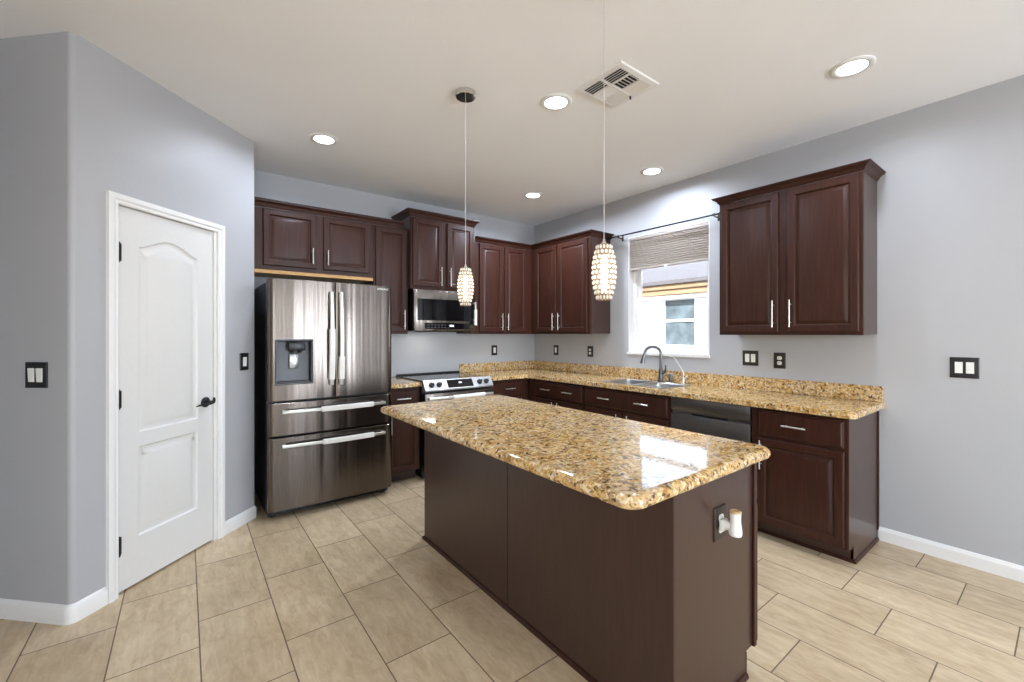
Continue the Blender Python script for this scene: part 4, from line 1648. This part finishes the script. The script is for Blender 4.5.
# ------------------------------------------------------------------ ceiling fixtures
DL = [((-2.853, -0.995), 'recessed ceiling light nearest the refrigerator'),
      ((-1.85, -2.386), 'recessed ceiling light beside the air vent'),
      ((-0.833, -3.595), 'recessed ceiling light closest to the right wall cabinet'),
      ((-0.418, -2.077), 'recessed ceiling light above the sink window'),
      ((-0.827, -0.953), 'recessed ceiling light nearest the kitchen corner'),
      ((-3.05, -5.9), 'added recessed light out of view behind the camera, left'),  # the two lights behind the camera are added for brightness
      ((-1.0, -5.9), 'added recessed light out of view behind the camera, right')]
proto = None
for i, ((x, y), lab) in enumerate(DL):
    pw = (0.74, 0.95, 0.8, 1.05, 2.1, 0.6, 0.6)[i]
    if proto is None:
        t = thing('recessed_light', (x, y, H), lab, 'ceiling light', 'recessed ceiling lights')
        m = MB()
        m.lathe((x, y, H - 0.0005), (0, 0, -1), [(0.066, 0.0), (0.098, 0.0), (0.098, 0.003), (0.092, 0.007), (0.076, 0.0085), (0.068, 0.006), (0.066, 0.0)], 40, cap=False)
        m.build('trim_ring', 'trim', t, smooth=40)
        m = MB()
        m.lathe((x, y, H - 0.001), (0, 0, -1), [(0.0675, 0.0), (0.0675, 0.004), (0.05, 0.0052), (0, 0.0055)], 40)
        m.build('lens', 'lens', t, smooth=40)
        proto = t
        kids = list(t.children)
    else:
        t = proto.copy()
        COL.objects.link(t)
        t.location = (x, y, H)
        t['label'] = lab
        for ch in kids:
            c = ch.copy()
            COL.objects.link(c)
            c.parent = t
    lamp('recessed_light_beam', 'AREA', (x, y, H - 0.012), (0, 0, 0), DOWNLIGHT_W * pw, (0.85, 0.965, 1.16), shape='DISK', size=0.13, spread=math.radians(165))

# air vent
t = thing('air_vent', (-1.69, -2.715, H), 'square white louvred air vent in the ceiling', 'vent')
VX0, VX1, VY0, VY1 = -1.858, -1.518, -2.886, -2.546
m = MB()
zt_ = H - 0.0005
rings = []
for i, z in ((0, zt_), (0, zt_ - 0.004), (0.004, zt_ - 0.008), (0.030, zt_ - 0.010), (0.034, zt_ - 0.010), (0.034, zt_ - 0.001)):
    rings.append([(VX0 + i, VY0 + i, z), (VX1 - i, VY0 + i, z), (VX1 - i, VY1 - i, z), (VX0 + i, VY1 - i, z)])
m.loops(rings, cap0=False, cap1=False)
m.build('frame', 'trim', t)
m = MB()
m.box(VX0 + 0.034, VX1 - 0.034, VY0 + 0.034, VY1 - 0.034, zt_ - 0.0008, zt_)
m.build('duct_shade_sheet', 'dark_slot', t)  # dark sheet stands in for the shade inside the duct
m = MB()
ix0, ix1, iy0, iy1 = VX0 + 0.034, VX1 - 0.034, VY0 + 0.034, VY1 - 0.034
ym = (iy0 + iy1) / 2
bw = (ix1 - ix0) / 3
for bx in (ix0 + bw, ix0 + 2 * bw):
    m.box(bx - 0.004, bx + 0.004, iy0, iy1, zt_ - 0.010, zt_ - 0.001)
m.box(ix0, ix1, ym - 0.006, ym + 0.006, zt_ - 0.011, zt_ - 0.001)
z0_, z1_ = zt_ - 0.0105, zt_ - 0.0015
th = 0.0012


def slat(axis, c, s0, s1, tilt):
    """thin inclined blade across the opening"""
    k = 0.008 * tilt
    if axis == 'y':
        m.loops([[(c - k - th, s0, z0_), (c - k + th, s0, z0_), (c + k + th, s0, z1_), (c + k - th, s0, z1_)],
                 [(c - k - th, s1, z0_), (c - k + th, s1, z0_), (c + k + th, s1, z1_), (c + k - th, s1, z1_)]])
    else:
        m.loops([[(s0, c - k - th, z0_), (s0, c - k + th, z0_), (s0, c + k + th, z1_), (s0, c + k - th, z1_)],
                 [(s1, c - k - th, z0_), (s1, c - k + th, z0_), (s1, c + k + th, z1_), (s1, c + k - th, z1_)]])


for k in range(5):
    slat('y', ix0 + bw * (k + 0.5) / 5, iy0, iy1, 1)
    slat('y', ix0 + 2 * bw + bw * (k + 0.5) / 5, iy0, iy1, -1)
for k in range(6):
    slat('x', iy0 + (ym - iy0) * (k + 0.5) / 6, ix0 + bw, ix0 + 2 * bw, 1)
    slat('x', ym + (iy1 - ym) * (k + 0.5) / 6, ix0 + bw, ix0 + 2 * bw, -1)
m.build('louvers', 'trim', t)
m = MB()
m.box(VX1 - 0.045, VX1 - 0.035, ym - 0.003, ym + 0.003, zt_ - 0.030, zt_ - 0.010)
m.build('damper_lever', 'bronze', t)


# ------------------------------------------------------------------ pendants over the island
def pendant(x, y, zt, zb, label):
    t_ = thing('pendant_light', (x, y, H), label, 'pendant light', 'crystal pendants above the island')
    m = MB()
    m.lathe((x, y, H - 0.0005), (0, 0, -1), [(0.050, 0), (0.060, 0.0), (0.060, 0.026), (0.056, 0.030), (0.0, 0.030)], 32)
    m.build('canopy', 'chrome', t_, smooth=40)
    m = MB()
    m.cyl((x, y, H - 0.030), (x, y, zt + 0.02), 0.0016, 8)
    m.build('cord', 'cord', t_, smooth=60)
    m = MB()
    m.lathe((x, y, zt - 0.012), (0, 0, 1), [(0.012, 0), (0.012, 0.016), (0.006, 0.024), (0.003, 0.036)], 16)
    m.build('socket_cap', 'nickel', t_, smooth=40)
    Hh = zt - zb
    prof = lambda f: 0.018 + 0.0245 * math.sin(math.pi * min(1, max(0, (f * 0.90 + 0.055)))) ** 0.85
    rows, per = 11, 13
    bd = bmesh.new()
    bmesh.ops.create_icosphere(bd, subdivisions=2, radius=1.0)
    sv = [v.co.copy() for v in bd.verts]
    sf = [[v.index for v in f.verts] for f in bd.faces]
    bd.free()
    mc, mw = MB(), MB()
    for r_ in range(rows):
        f = (r_ + 0.5) / rows
        z = zt - Hh * f
        R = prof(f)
        for k in range(per):
            a = 2 * math.pi * (k + 0.5 * (r_ % 2)) / per
            c = Vector((x + R * math.cos(a), y + R * math.sin(a), z))
            o = Vector((math.cos(a), math.sin(a), 0))
            tt = Vector((-math.sin(a), math.cos(a), 0))
            s1, s2, s3 = 0.0090 * R / 0.043, 0.0075, 0.0086
            vsb = [mc.bm.verts.new(c + tt * (p.x * s1) + o * (p.y * s2) + Vector((0, 0, p.z * s3))) for p in sv]
            for fc in sf:
                mc.bm.faces.new([vsb[i] for i in fc])
            ring = []
            for q in range(13):
                an = 2 * math.pi * q / 12
                ring.append(c + tt * (math.cos(an) * (s1 + 0.0016)) + Vector((0, 0, math.sin(an) * (s3 + 0.0016))))
            mw.tube(ring, 0.0015, 6)
    mc.build('crystal_shade', 'crystal', t_, smooth=60)
    mw.build('wire_cage', 'gold_wire', t_)
    m = MB()
    m.lathe((x, y, zb + Hh * 0.16), (0, 0, 1), [(0.004, 0), (0.010, 0.006), (0.012, 0.03), (0.012, Hh * 0.55), (0.009, Hh * 0.66)], 16)
    m.build('bulb', 'bulb', t_, smooth=60)
    return t_


pendant(-2.345, -2.140, 1.748, 1.526, 'crystal pendant light on the left, in front of the microwave')
pendant(-2.345, -3.190, 1.712, 1.494, 'crystal pendant light on the right, in front of the window wall')

for o in ROOTS:
    if '_base' in o:
        del o['_base']
for o in list(COL.objects):
    if '_base' in o:
        del o['_base']
